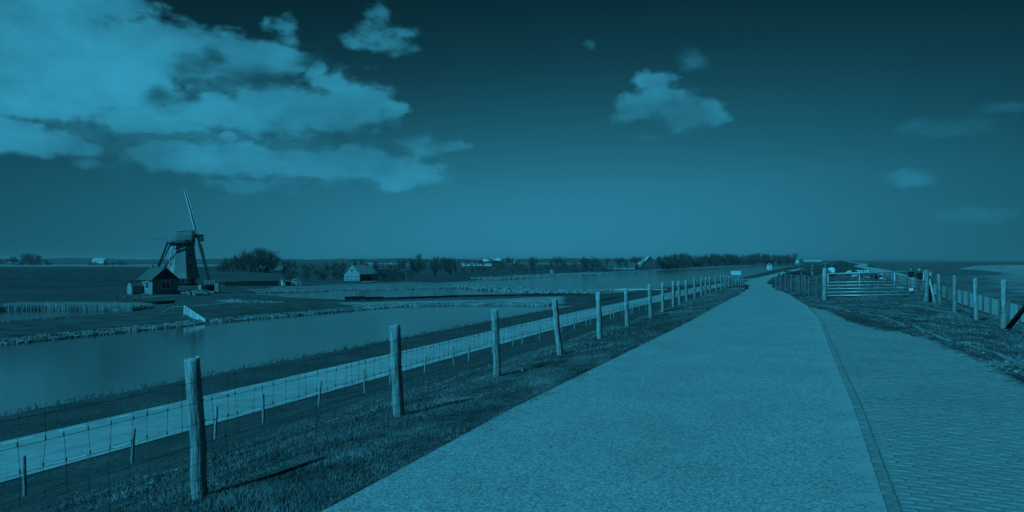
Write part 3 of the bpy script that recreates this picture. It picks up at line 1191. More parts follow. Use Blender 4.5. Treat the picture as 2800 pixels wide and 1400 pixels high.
spit = poly([(1248, 784), (1353, 793), (1516, 801), (1640, 804)])
tag(stones('shingle', 1200, along(spit, -4, 5, WL + 0.2, WL + 0.6), 0.3, 0.8, M['pebble']), 'pebbles on the sand spit between the ponds', 'stones', kind='stuff')
shore3 = poly([(1364, 766), (1516, 756), (1600, 752), (1679, 748)])
tag(stones('shingle', 900, along(shore3, -1, 14, WL + 0.2, WL + 0.6), 0.4, 1.0, M['pebble']), 'stones along the far lake shore', 'stones', kind='stuff')
isl = poly([(612, 823), (680, 828), (767, 831)], 7.4)
tag(stones('rubble', 260, along(isl, -1.5, 1.5, -5.68, -5.6), 0.3, 0.7, M['pebble']), 'scatter of pale stones on the grass right of the white ramp', 'stones', kind='stuff')
heap = poly([(505, 800), (560, 806)], 7.4)
tag(stones('rubble', 160, along(heap, -2, 2.5, -5.6, -5.2), 0.3, 0.8, M['stone']), 'heap of stones in front of the mill', 'stones', kind='stuff')
band = []


def reed(z0, z1, n, pts, w0, w1, name, label, m_=None):
    s_ = along(pts, w0, w1, WL, WL + 0.05)
    V = []
    for i in range(n):
        p = s_()
        hh = random.uniform(z0, z1)
        w = random.uniform(0.02, 0.05)
        a = random.uniform(0, 3.14)
        lx, ly = random.gauss(0, .12), random.gauss(0, .12)
        V.append([(p[0] - w * math.cos(a), p[1] - w * math.sin(a), p[2]), (p[0] + w * math.cos(a), p[1] + w * math.sin(a), p[2]), (p[0] + lx, p[1] + ly, p[2] + hh)])
    tag(link(name, tri_mesh(name, np.array(V), m_ or M['reed'])), label, 'reeds', kind='stuff')


reed(0.95, 1.25, 26000, poly([(-200, 866), (0, 850), (120, 848), (250, 849), (364, 852)]), -0.3, 4.5, 'reeds', 'pale dry reeds behind the small pond left of the mill cottage')
reed(0.1, 0.3, 1200, poly([(236, 864), (120, 876), (0, 884)]), -1.5, 1.0, 'reeds', 'low rough grass along the near rim of the small pond', M['grass_blade'])
reed(0.06, 0.2, 2500, [(cx(Z) - 41.5, Z) for Z in (20, 50, 80, 110)], -0.6, 0.6, 'bank_grass', 'short rough grass along the near bank of the canal', M['grass_blade'])

# dark sheet piling between the pond and the channel
sp = poly([(943, 821), (1050, 818), (1250, 811.2), (1400, 808.3), (1539, 806), (1640, 806.5)])
t = empty('sheet_piling', (sp[0][0], sp[0][1], WL))
tag(t, 'long low dark timber sheet piling standing in the pond', 'sheet piling')
for i in range(len(sp) - 1):
    a, b = Vector((*sp[i], 0)), Vector((*sp[i + 1], 0))
    n = max(1, int((b - a).length / 3))
    for k in range(n):
        p, q = a.lerp(b, k / n), a.lerp(b, (k + 0.985) / n)
        hh = 0.72 - 0.36 * k / n if i == 0 else 0.34
        mb = MB().beam((p.x, p.y, WL + hh / 2 - .2), (q.x, q.y, WL + hh / 2 - .2 + random.uniform(-.03, .03)), 0.15, hh + .4)
        o = mb.build('plank', M['pile_wood'], t)
        o.location = -t.location


def wb(mb, name, m, t, sm=False):
    """build in world coordinates under an unrotated thing"""
    return mb.build(name, m, t, sm, loc=-t.location)


# ------------------------------------------------------------------ wire fences
def post_mesh(seed, H, r, top_r=None, n=12, m='wood'):
    """round split-and-peeled post, base at z = -0.3"""
    rr = random.Random(seed)
    lev = [-0.3, 0.0, 0.2, 0.42, 0.65, 0.85, H - 0.03, H]
    off = [(rr.uniform(-.008, .008), rr.uniform(-.008, .008)) for _ in lev]
    wob = [1 + 0.09 * math.sin(2 * a + rr.random() * 6) + rr.uniform(-.05, .05) for a in range(n)]
    top_r = top_r or r
    v = []
    for li, z in enumerate(lev):
        q = r + (top_r - r) * max(0, z) / H
        if li == len(lev) - 1:
            q *= 0.90
        for k in range(n):
            a = 2 * math.pi * k / n
            dz = rr.uniform(-.012, .012) if li >= len(lev) - 2 else 0
            v.append((off[li][0] + q * wob[k] * math.cos(a), off[li][1] + q * wob[k] * math.sin(a), z + dz))
    f = []
    for li in range(len(lev) - 1):
        for k in range(n):
            a = li * n + k
            b = li * n + (k + 1) % n
            f.append((a, b, b + n, a + n))
    f.append(tuple(range((len(lev) - 1) * n, len(lev) * n)))
    # a knot or two
    for _ in range(2):
        z = rr.uniform(0.35, 0.9)
        a = rr.uniform(2.2, 4.2)
        c = Vector((r * 1.0 * math.cos(a), r * 1.0 * math.sin(a), z))
        b0 = len(v)
        s_ = r * 0.28
        pts = [c + Vector((s_, 0, 0)), c + Vector((-s_, 0, 0)), c + Vector((0, s_, 0)), c + Vector((0, -s_, 0)), c + Vector((0, 0, s_ * 1.4)), c + Vector((0, 0, -s_ * 1.4))]
        v += [tuple(p) for p in pts]
        f += [(b0 + i, b0 + j, b0 + k2) for i, j, k2 in ((0, 2, 4), (2, 1, 4), (1, 3, 4), (3, 0, 4), (2, 0, 5), (1, 2, 5), (3, 1, 5), (0, 3, 5))]
    me = mesh_from('post', v, f, M[m])
    me.polygons.foreach_set('use_smooth', [len(p.vertices) == 4 for p in me.polygons])
    return me


WIRE_H = [0.07, 0.18, 0.31, 0.46, 0.63, 0.80, 0.97]


def fence(name, label, cat, pts, post_meshes, leans, wire_h=WIRE_H, wr=0.0021, stay=0.15, single_stays=0, side=0.0, group=None, staples=0, knots=True, top=None):
    """posts at pts (x, y, z); square-mesh wire on them"""
    t = empty(name, pts[0])
    tag(t, label, cat, group)
    P = [Vector(p) for p in pts]
    for i, p in enumerate(P):
        lx, ly = leans[i % len(leans)]
        o = link('post', post_meshes[i % len(post_meshes)], t, p - P[0], (lx, ly, random.uniform(0, 0.5)))
    if not wire_h:
        return t
    d0 = (P[1] - P[0]).normalized()
    nrm = Vector((d0.y, -d0.x, 0)) * side
    for h in wire_h:
        mb = MB()
        for a, b in zip(P[:-1], P[1:]):
            q = [a.lerp(b, k / 4) + nrm + Vector((0, 0, h - (0.012 if 0 < k < 4 else 0) + random.uniform(-.006, .006) * (0 < k < 4))) for k in range(5)]
            for u_, v_ in zip(q[:-1], q[1:]):
                mb.tube(u_, v_, wr, n=3, caps=False)
        wb(mb, 'line_wire', M['wire'], t)
    # stay wires
    smb = MB()
    n = 8
    prev = Vector((0, 0, wire_h[0] - 0.02))
    rr = random.Random(5)
    for h in wire_h:
        p = Vector((rr.uniform(-.012, .012), rr.uniform(-.012, .012), h))
        smb.tube(prev, p, wr * 0.85, n=3, caps=False)
        if knots:
            smb.tube(p - Vector((0, 0, .012)), p + Vector((0, 0, .012)), wr * 2.4, n=4)
        prev = p
    sme = smb.mesh('stay_wire', M['wire'])
    cnt = 0
    rest = MB()
    for a, b in zip(P[:-1], P[1:]):
        L = (b - a).length
        k = stay * random.uniform(.3, .7)
        while k < L:
            p = a.lerp(b, k / L) + nrm
            if cnt < single_stays:
                link('stay_wire', sme, t, p - P[0], (random.uniform(-.03, .03), random.uniform(-.03, .03), random.uniform(0, 6)))
            else:
                q = p + Vector((0, 0, wire_h[0]))
                rest.tube(q, p + Vector((random.uniform(-.02, .02), 0, wire_h[-1])), wr, n=3, caps=False)
            cnt += 1
            k += stay
    if rest.v:
        tag(wb(rest, 'stay_wires', M['wire'], t), kind='stuff')
    if staples:
        for i in range(min(staples, len(P))):
            lx, ly = leans[i % len(leans)]
            for h in wire_h:
                c = P[i] + Vector((math.sin(ly) * h, -math.sin(lx) * h, h))
                ring = [c + Vector((0.072 * math.cos(a), 0.072 * math.sin(a), 0.012 * a)) for a in (-0.9, -0.6, -0.3, 0, .3)]
                mb = MB()
                for u_, v_ in zip(ring[:-1], ring[1:]):
                    mb.tube(u_, v_, 0.0035, n=4)
                wb(mb, 'wire_tie', M['wire'], t)
    return t


big_posts = [post_mesh(s, 1.145, 0.063, 0.061) for s in (1, 2, 3, 4)]
gate_posts = [post_mesh(s, 1.36, 0.085, 0.083) for s in (21, 22)]
thin_posts = [post_mesh(s, 1.04, 0.046, 0.044, 8) for s in (31, 32, 33)]
path_posts = [post_mesh(s, 0.95, 0.05, 0.048, 8, 'old_wood') for s in (51, 52)]
short_posts = [post_mesh(s, 0.90, 0.055, 0.053, 10, 'old_wood') for s in (61, 62, 63)]
mid_posts = [post_mesh(s, 1.28, 0.062, 0.060, 10) for s in (41, 42, 43)]


def fz(X, Z):
    return gz(X, Z)


# near fence, measured post by post in the photograph (base pixel, top pixel)
meas = [(548, 1360, 525), (1090, 1140, 1078), (1360, 1029, 1352), (1532, 970, 1515), (1640, 925, 1635), (1715, 893, 1711)]
pts, leans = [], []
u_f = -5.0
for i in range(-3, 36):
    Z = 5.80 + 2.93 * i
    X = cx(Z) + float(np.interp(Z, [20, 26, 32, 38, 45, 56, 80, 110], [-5, -5.4, -5.9, -6.1, -6.4, -6.5, -8.2, -10.2])) + (0.06 * math.sin(i * 1.7))
    if i >= 0 and i < len(meas):
        bx, by, tx = meas[i]
        for _ in range(6):
            Z = F * (CAM_Z - fz(X, Z)) / (by - HOR)
            X = (bx - 1400) / F * Z
        leans.append((random.uniform(-.02, .02), (tx - bx) / F * Z / 1.16))
    else:
        leans.append((random.uniform(-.04, .04), random.uniform(-.07, .01)))
    pts.append((X, Z, fz(X, Z)))
fence('wire_fence', 'weathered round-post wire mesh fence along the left edge of the asphalt path', 'fence', pts, big_posts, leans, single_stays=240, side=0.068, staples=7)

# second, lower fence on the slope above the road
pts, leans = [], []
for i in range(-3, 26):
    Z = 19.9 + 2.55 * i
    X = cx(Z) - 19.6 + 0.25 * math.sin(i * 2.1)
    pts.append((X, Z, fz(X, Z)))
    leans.append((random.uniform(-.05, .05), random.uniform(-.06, .08)))
fence('slope_fence', 'thin-post wire fence low on the dike slope just above the lower road', 'fence', pts, thin_posts, leans, wire_h=[0.2, 0.45, 0.7, 0.92], stay=0.6, wr=0.0025, knots=False)

# fence right of the path beyond the gate
pts, leans = [], []
G_L = (13.46, 29.4)
G_R = (17.42, 28.7)
for Z in (31.1, 32.7, 33.6, 34.35, 35.2, 36.0, 37.5, 39.4, 41.3, 43.0):
    X = 13.46 + 0.235 * (Z - 29.4)
    pts.append((X, Z, fz(X, Z)))
    leans.append((random.uniform(-.04, .04), random.uniform(-.04, .03)))
pts = [(G_L[0] + 0.05, G_L[1] + 0.15, fz(*G_L))] + pts
fence('wire_fence', 'wire mesh fence running away behind the left gate post beside the path', 'fence', pts, short_posts, [(0, 0)] + leans, wire_h=WIRE_H[:-1], stay=0.2, knots=False)

# seaward fence
pts, leans = [], []
sea_pts = [(2571, 829, 2565), (2611, 852, 2610), (2670, 876, 2667), (2744, 899, 2743)]
for bx, by, tx in sea_pts:
    Z = F * 1.85 / (by - HOR)
    for _ in range(4):
        X = (bx - 1400) / F * Z
        Z = F * (CAM_Z - fz(X, Z)) / (by - HOR)
    X = (bx - 1400) / F * Z
    pts.append((X, Z, fz(X, Z)))
    leans.append((random.uniform(-.02, .02), (tx - bx) / F * Z / 1.28))
X = pts[-1][0] - 0.1
corner = (X + 0.75, pts[-1][1] - 2.4, 0)
corner = (corner[0], corner[1], fz(corner[0], corner[1]))
pts = list(reversed(pts))
pts = [corner] + pts
leans = [(0, 0)] + list(reversed(leans))
sf = fence('wire_fence', 'wire mesh fence with pale posts along the seaward edge of the crest', 'fence', pts, mid_posts, leans, wire_h=WIRE_H, stay=0.15, knots=False, side=-0.06)
foot = Vector(atd(2752, 903, pts[1][1] - 0.2))
head = Vector(atd(2862, 765, pts[1][1] - 1.6))
mb = MB().tube(foot - (head - foot).normalized() * 0.2, head, 0.062, 0.058, n=10)
br = wb(mb, 'brace', M['dark_wood'], sf, True)
tag(br, 'dark creosoted diagonal brace')
# it goes on behind the gate along the sheep pasture
pts, leans = [], []
for i in range(12):
    Z = 30.0 + 4.2 * i
    X = cx(Z) + 6.3 + 0.02 * i
    pts.append((X, Z, fz(X, Z)))
    leans.append((random.uniform(-.04, .04), random.uniform(-.05, .05)))
fence('wire_fence', 'wire mesh fence along the seaward rim of the sheep pasture behind the gate', 'fence', pts, path_posts, leans, stay=0.25, knots=False, wire_h=WIRE_H[:-1])
# posts at the rim of the sea path
pts, leans = [], []
for i in range(44):
    Z = 13 + 1.55 * i
    X = cx(Z) + 9.45
    pts.append((X, Z, fz(X, Z)))
    leans.append((random.uniform(-.03, .03), random.uniform(-.03, .03)))
path_posts = [post_mesh(s, 0.95, 0.05, 0.048, 8, 'old_wood') for s in (51, 52)]
fence('post_and_wire_fence', 'row of grey posts with wire along the near rim of the sea path', 'fence', pts, path_posts, leans, wire_h=[0.3, 0.6, 0.95], stay=0.5, knots=False)

# ------------------------------------------------------------------ the steel gate
for (gx_, gy_), lab, me in ((G_L, 'stout round gate post at the hinge end, left of the steel gate', gate_posts[0]), (G_R, 'stout pale gate post at the closing end, right of the steel gate', gate_posts[1])):
    z = fz(gx_, gy_)
    o = link('gate_post', me, None, (gx_, gy_, z), (0, 0, 0.3))
    tag(o, lab, 'post', 'posts of the steel field gate')
zl, zr_ = fz(*G_L), fz(*G_R)
o = link('gate_post', gate_posts[0], None, (G_R[0] + 0.28, G_R[1] + 0.25, fz(G_R[0] + .28, G_R[1] + .25)), (0.02, 0.02, 1.3))
tag(o, 'second stout post standing close behind the closing post of the steel gate', 'post', 'posts of the steel field gate')
A = Vector((G_L[0] + 0.13, G_L[1] - 0.03, 0))
B = Vector((G_R[0] - 0.12, G_R[1] - 0.02, 0))
g = empty('field_gate', (A.x, A.y, zl))
tag(g, 'galvanised tubular steel field gate with six rails, closed across the dike crest', 'gate')
zA = [Vector(atd(2265, y, A.y)).z for y in (748.8, 772, 780.5, 789.5, 799, 808.4)]
zB = [Vector(atd(2530, y, B.y)).z for y in (741, 768.5, 777.5, 786.5, 796, 805.5)]
for k in range(6):
    p, q = Vector((A.x, A.y, zA[k])), Vector((B.x, B.y, zB[k]))
    rb = wb(MB().tube(p, q, 0.024 if k in (0, 5) else 0.019, n=8), 'rail', M['steel'], g, True)
for s_ in (0.0, 0.335, 0.70, 1.0):
    p = A.lerp(B, s_)
    za, zb = zA[5] + (zB[5] - zA[5]) * s_, zA[0] + (zB[0] - zA[0]) * s_
    wb(MB().tube((p.x, p.y, za - (.04 if s_ in (0,) else 0)), (p.x, p.y, zb + .01), 0.020 if s_ in (0.0, 1.0) else 0.016, n=8), 'upright', M['steel'], g, True)
wb(MB().box((B.x + .03, B.y - .03, (zB[0] + zB[5]) / 2 + 0.1), (.16, .03, .05)), 'latch', M['steel'], g)
for zz_ in (zA[1], zA[4]):
    wb(MB().box((A.x - .04, A.y, zz_), (.12, .04, .05)), 'hinge', M['steel'], g)
# stay behind the closing post
p = Vector(atd(2540, 756, G_R[1] + .1))
q = Vector(atd(2558, 806, G_R[1] - .6))
q.z = fz(q.x, q.y) - .1
tag(MB().tube(p, q, 0.045, 0.05, n=8).build('strut', M['wood'], None, True), 'slanting timber strut leaning against the closing post of the steel gate', 'strut')

# rail barrier along the landward rim of the crest beyond the gate
pr_pts = [Vector(atd(2188, 752, 62)), Vector(atd(2221, 743, 78)), Vector(atd(2256, 733, 105)), Vector(atd(2275, 722, 190)), Vector(atd(2286, 716, 330))]
t = empty('rail_fence', pr_pts[0])
tag(t, 'pale rail fence along the landward rim of the crest behind the gate', 'fence')
for p in pr_pts[1:]:
    wb(MB().box((p.x, p.y, p.z + .0), (.15, .15, 1.5)), 'post', M['concrete'], t)
for a, b in zip(pr_pts[:-1], pr_pts[1:]):
    for dz in (0.25, 0.62):
        wb(MB().beam((a.x - .1, a.y - .15, a.z + dz), (b.x - .1, b.y - .15, b.z + dz), 0.07, 0.09), 'rail', M['concrete'], t)
for y, x0, x1, D_ in ((743, 2142, 2190, 60), (747, 2146, 2188, 60), (747, 2190, 2216, 58)):
    p, q = Vector(atd(x0, y, D_)), Vector(atd(x1, y + 1, D_ + 2))
    wb(MB().beam(p, q, 0.08, 0.10), 'rail', M['concrete'], t)
for x0 in (2130, 2143):
    p = Vector(atd(x0, 751, 60))
    wb(MB().beam(p + Vector((0, 0, .1)), p + Vector((.1, 0, -1.1)), 0.12, 0.12), 'post', M['brown_wood'], t)

# ------------------------------------------------------------------ blank notice board by the path
c = Vector(atd(2012.5, 746.5, 116))
s = empty('notice_board', (c.x, c.y, CAM_Z - 3.0))
tag(s, 'blank white notice board on two thin posts at the far end of the near fence', 'sign')
wb(MB().box(c, (27 * 116 / F, 0.06, 11 * 116 / F), 0.0), 'panel', M['sign_white'], s)
for x in (2005, 2020):
    p = Vector(atd(x, 752, 116.05))
    wb(MB().tube(p + Vector((0, .03, .3)), (p.x, p.y + .03, gz(p.x, p.y) - .1), 0.06, n=8), 'leg', M['steel'], s)
wb(MB().box(c + Vector((0, .03, 0)), (27 * 116 / F + .05, .03, .08)), 'brace', M['steel'], s)


# ------------------------------------------------------------------ skinned bodies
def skin_mesh(name, verts, edges, radii, root=0, sub=2):
    me = bpy.data.meshes.new(name + '_cage')
    me.from_pydata([tuple(v) for v in verts], edges, [])
    o = bpy.data.objects.new(name + '_cage', me)
    COL.objects.link(o)
    md_ = o.modifiers.new('skin', 'SKIN')
    md_.use_smooth_shade = True
    sv_ = me.skin_vertices[0].data
    for i, r in enumerate(radii):
        sv_[i].radius = (r, r) if isinstance(r, (int, float)) else r
        sv_[i].use_root = (i == root)
    ss = o.modifiers.new('sub', 'SUBSURF')
    ss.levels = sub
    ss.render_levels = sub
    dg = bpy.context.evaluated_depsgraph_get()
    dg.update()
    out = bpy.data.meshes.new_from_object(o.evaluated_get(dg))
    out.name = name
    bpy.data.objects.remove(o)
    bpy.data.meshes.remove(me)
    return out


def paint(me, mats, fn):
    me.materials.clear()
    for m in mats:
        me.materials.append(m)
    for p in me.polygons:
        p.material_index = fn(p.center)
        p.use_smooth = True


def blob_mesh(mb, c, r, n=8, m=6, mi=0):
    c = Vector(c)
    v = [c + Vector((0, 0, r[2]))]
    for i in range(1, m):
        t = math.pi * i / m
        for k in range(n):
            a = 2 * math.pi * k / n
            v.append(c + Vector((r[0] * math.sin(t) * math.cos(a), r[1] * math.sin(t) * math.sin(a), r[2] * math.cos(t))))
    v.append(c - Vector((0, 0, r[2])))
    f = [(0, 1 + k, 1 + (k + 1) % n) for k in range(n)]
    for i in range(m - 2):
        for k in range(n):
            a, b = 1 + i * n + k, 1 + i * n + (k + 1) % n
            f.append((a, a + n, b + n, b))
    L = len(v) - 1
    f += [(L, L - n + (k + 1) % n, L - n + k) for k in range(n)]
    return mb.add(v, f, mi)


def sheep_mesh(pose):
    """facing +x; pose 'graze', 'stand' or 'lie'"""
    hz_ = 0.62 if pose != 'lie' else 0.28
    V = [(-.42, 0, hz_ + .02), (-.15, 0, hz_ + .05), (.18, 0, hz_ + .05), (.42, 0, hz_ + .03)]
    Rd = [.20, .265, .265, .20]
    E = [(0, 1), (1, 2), (2, 3)]
    if pose == 'graze':
        V += [(.60, 0, hz_ - .12), (.74, 0, hz_ - .34), (.82, 0, hz_ - .46)]
    else:
        V += [(.58, 0, hz_ + .22), (.72, 0, hz_ + .30), (.88, 0, hz_ + .22)]
    Rd += [.12, .085, .05]
    E += [(3, 4), (4, 5), (5, 6)]
    legs = []
    for s_ in (-1, 1):
        for x, kind in ((-.36, 'h'), (.34, 'f')):
            b = len(V)
            if pose == 'lie':
                V += [(x, .17 * s_, .14), (x + .12, .24 * s_, .07), (x + .28, .25 * s_, .05)]
                Rd += [.08, .04, .035]
            elif kind == 'h':
                V += [(x, .14 * s_, .46), (x - .06, .14 * s_, .26), (x - .02, .14 * s_, .03)]
                Rd += [.085, .04, .035]
            else:
                V += [(x, .13 * s_, .42), (x + .02, .13 * s_, .22), (x, .13 * s_, .03)]
                Rd += [.075, .038, .035]
            E += [(0 if kind == 'h' else 3, b), (b, b + 1), (b + 1, b + 2)]
            legs.append(b)
    b = len(V)
    V.append((-.66, 0, hz_ - .06))
    Rd.append(.035)
    E.append((0, b))
    for s_ in (-1, 1):
        b = len(V)
        h = V[5]
        V.append((h[0] - .03, .15 * s_, h[2] + .05))
        Rd.append(.028)
        E.append((5, b))
    me = skin_mesh('body', V, E, Rd, root=1, sub=2)
    head = Vector(V[6])
    return me, V


def make_sheep(pose, dark=True):
    me, V = sheep_mesh(pose)
    hd, nk = Vector(V[5]), Vector(V[6])

    def fn(c):
        if c.z < (0.30 if pose != 'lie' else 0.03):
            return 1
        d = min((Vector(c) - hd).length, (Vector(c) - nk).length)
        return 1 if d < 0.17 else 0
    paint(me, [M['fleece'], M['sheep_dark'] if dark else M['cream']], fn)
    return me


sheep_me = {('graze', 1): make_sheep('graze'), ('stand', 0): make_sheep('stand', False), ('lie', 0): make_sheep('lie', False), ('graze', 0): make_sheep('graze', False)}
black_me = sheep_me[('graze', 1)].copy()
black_me.materials[0] = M['sheep_dark']
flock = [  # px, py of feet, pose, dark face, heading, scale, label
    (2274, 760, 'graze', 1, -100, 1.0, 'large white sheep with dark face grazing just behind the left gate post', 60),
    (2322, 743.5, 'graze', 0, 160, 0.55, 'small white sheep standing alone on the crest above the gate', 92),
    (2353, 742, 'stand', 0, 175, 0.75, 'white sheep with raised head, left one of the pair on the crest rim', 88),
    (2369, 744, 'graze', 0, -20, 0.7, 'white sheep grazing, right one of the pair on the crest rim', 86),
    (2337, 752.5, 'lie', 0, 10, 0.5, 'white lamb lying under the top rail of the gate, left of the middle', 70),
    (2371, 750.5, 'lie', 0, 190, 0.5, 'pale lamb lying right of the first gate upright', 74),
    (2393, 753, 'graze', 1, 20, 0.52, 'black sheep grazing behind the middle of the gate', 70),
    (2413, 757.5, 'graze', 1, -60, 0.5, 'white sheep with dark face right of the black sheep', 66),
    (2430, 767, 'lie', 0, 150, 0.36, 'white lamb lying beside the sea path fence, the farther one', 52),
    (2464, 775, 'lie', 0, 150, 0.34, 'white lamb lying beside the sea path fence, the nearer one', 46),
    (2492, 793, 'graze', 1, -120, 0.5, 'white lamb with dark face behind the right end of the gate', 36),
]
for px, py, pose, dk, hd, sc_, lab, D_ in flock:
    X = (px - 1400) / F * D_
    me = black_me if lab.startswith('black') else sheep_me[(pose, dk)]
    r = empty('sheep', (X, D_, gz(X, D_)), R(hd))
    r.scale = (sc_,) * 3
    link('body', me, r)
    tag(r, lab, 'sheep', 'sheep and lambs on the dike crest')


# ------------------------------------------------------------------ two walkers on the sea path
def person(label, X, Z, head_deg, pale_top, stride, cap):
    z0 = profile(X - cx(Z), Z) + 0.05
    t = empty('person', (X, Z, z0), R(head_deg))
    tag(t, label, 'person', 'walkers on the sea path')
    s = stride
    V = [(0, 0, .95), (0.01, 0, 1.15), (0.02, 0, 1.36), (0.02, 0, 1.48), (.04, 0, 1.58), (.05, 0, 1.66), (.04, 0, 1.72)]
    Rd = [(.13, .105), (.12, .10), (.145, .105), .058, .082, .094, .066]
    E = [(0, 1), (1, 2), (2, 3), (3, 4), (4, 5), (5, 6)]
    for sd_ in (-1, 1):
        b = len(V)
        V += [(0, .10 * sd_, .88), (.10 * s * sd_ + .03, .10 * sd_, .48), (.20 * s * sd_ - .03, .10 * sd_, .09), (.20 * s * sd_ + .13, .11 * sd_, .045)]
        Rd += [.095, .068, .050, .042]
        E += [(0, b), (b, b + 1), (b + 1, b + 2), (b + 2, b + 3)]
        b = len(V)
        V += [(.02, .175 * sd_, 1.40), (-.03 - .06 * s * sd_, .215 * sd_, 1.13), (.06 - .14 * s * sd_, .22 * sd_, .90), (.08 - .15 * s * sd_, .22 * sd_, .80)]
        Rd += [.055, .043, .034, .032]
        E += [(2, b), (b, b + 1), (b + 1, b + 2), (b + 2, b + 3)]
    me = skin_mesh('body', V, E, Rd, 0, 2)

    def fn(c):
        if abs(c.y) > .16 and c.z < 0.92 and c.z > .7:
            return 0
        if c.z > 1.50:
            return 0
        if c.z > 0.90:
            return 1
        if c.z > 0.10:
            return 2
        return 3
    paint(me, [M['skin'], M['coat_dark'], M['cloth_pale'] if pale_top else M['trousers'], M['shoe']], fn)
    link('body', me, t)
    hb = MB()
    blob_mesh(hb, (.02, 0, 1.70), (.105, .10, .085))
    hb.build('cap' if cap else 'hair', M['coat_dark'] if not cap else M['cloth_pale'], t, True)
    fb_ = MB()
    blob_mesh(fb_, (.148, 0, 1.625), (.02, .014, .022), 6, 4)
    fb_.build('nose', M['skin'], t, True)
    for sd_ in (-1, 1):
        e = MB()
        blob_mesh(e, (.138, .034 * sd_, 1.655), (.010, .012, .008), 6, 4)
        e.build('eye', M['hair'], t, True)
        e = MB()
        blob_mesh(e, (.035, .100 * sd_, 1.64), (.022, .012, .034), 6, 4)
        e.build('ear', M['skin'], t, True)
        hx = .08 - .15 * s * sd_
        h = MB()
        blob_mesh(h, (hx, .22 * sd_, .775), (.030, .018, .045), 6, 5)
        for k in range(4):
            h.tube((hx - .022 + .015 * k, .22 * sd_, .745), (hx - .018 + .016 * k, .213 * sd_, .675 + .006 * abs(k - 1.5)), .008, .006, n=5)
        h.tube((hx + .028, .215 * sd_, .79), (hx + .05, .205 * sd_, .735), .009, .007, n=5)
        h.build('hand', M['skin'], t, True)
    return t


D1 = 58
X1 = (2491 - 1400) / F * D1
person('walker in a long dark coat over pale trousers, the left one behind the gate', X1, D1, -105, True, 0.6, False)
D2 = 57
X2 = (2513 - 1400) / F * D2
pp = person('walker in a short dark jacket with a light cap, the right one behind the gate', X2, D2, -100, False, -0.7, True)

# ------------------------------------------------------------------ the windmill
def frame_at(px, py, D_, extra=0.0):
    """position on the ground and heading whose local x runs across the picture there"""
    p = atd(px, py, D_)
    return p, math.atan2((1400 - px) / F, 1.0) * 1.0 + extra


def loft(mb, rings, mi=0, cap0=False, cap1=False):
    n = len(rings[0])
    v = [p for r in rings for p in r]
    f = []
    for i in range(len(rings) - 1):
        for k in range(n):
            a, b = i * n + k, i * n + (k + 1) % n
            f.append((a, b, b + n, a + n))
    if cap0:
        f.append(tuple(range(n - 1, -1, -1)))
    if cap1:
        f.append(tuple((len(rings) - 1) * n + k for k in range(n)))
    return mb.add(v, f, mi)


def octa(r, z, rot):
    return [(r * math.cos(rot + k * math.pi / 4), r * math.sin(rot + k * math.pi / 4), z) for k in range(8)]


p, rz = frame_at(499, 778, 200)
mill = empty('windmill', p, rz)
tag(mill, 'thatched octagonal drainage windmill with long sails seen edge-on, standing behind the cottage', 'windmill')
OR = math.pi / 8 - 0.16
mb = MB()
loft(mb, [octa(3.9, -0.4, OR), octa(3.85, 1.95, OR)])
base = mb.build('base', M['white_paint'], mill)
mb = MB()
for zz_, hh, gap in ((0.05, .35, 0.05), ):
    loft(mb, [octa(3.96, zz_ - .4, OR), octa(3.95, zz_ + hh, OR)])
mb.build('plinth', M['dark_wood'], mill)
mb = MB()
loft(mb, [octa(4.75, 1.80, OR), octa(4.72, 2.0, OR), octa(4.35, 3.6, OR), octa(3.75, 7.2, OR), octa(3.22, 11.4, OR)], 0, True, True)
mb.build('thatched_body', M['body_thatch'], mill)
mb = MB()
loft(mb, [octa(3.42, 11.4, OR), octa(3.46, 11.75, OR)], 0, True, True)
mb.build('curb', M['dark_wood'], mill)


def facet(k, dist, zc):
    a = OR + (k + 0.5) * math.pi / 4
    return Vector((dist * math.cos(a), dist * math.sin(a), zc)), a


for k, s_, w_, h_, zc in ((5, -0.6, .9, .9, 1.15), (5, 0.75, .7, .9, 1.15), (6, -.7, .8, .9, 1.15)):
    c, a = facet(k, 3.9 * math.cos(math.pi / 8), zc)
    tdir_ = Vector((-math.sin(a), math.cos(a), 0))
    n_ = Vector((math.cos(a), math.sin(a), 0))
    wdw = MB()
    wdw.box(c + tdir_ * s_ + n_ * 0.01, (w_, .10, h_), a + math.pi / 2)
    o = wdw.build('window', M['white_paint'], mill)
    for dx in (-.22, .22):
        MB().box(c + tdir_ * (s_ + dx * w_) + n_ * 0.04, (w_ * .36, .08, h_ * .78), a + math.pi / 2).build('pane', M['glass'], o)
c, a = facet(6, 3.9 * math.cos(math.pi / 8), 1.0)
tdir_ = Vector((-math.sin(a), math.cos(a), 0))
MB().box(c + tdir_ * .65, (1.1, .14, 2.0), a + math.pi / 2).build('door', M['dark_wood'], mill)
for zc, k, s_ in ((5.4, 6, .2), (3.0, 6, .1), (8.6, 6, -.2), (5.9, 4, 0.2)):
    c, a = facet(k, (4.55 - .1 * zc) * math.cos(math.pi / 8) - .03, zc)
    MB().box(c, (.6, .25, .7), a + math.pi / 2).build('shutter', M['dark_wood'], mill)
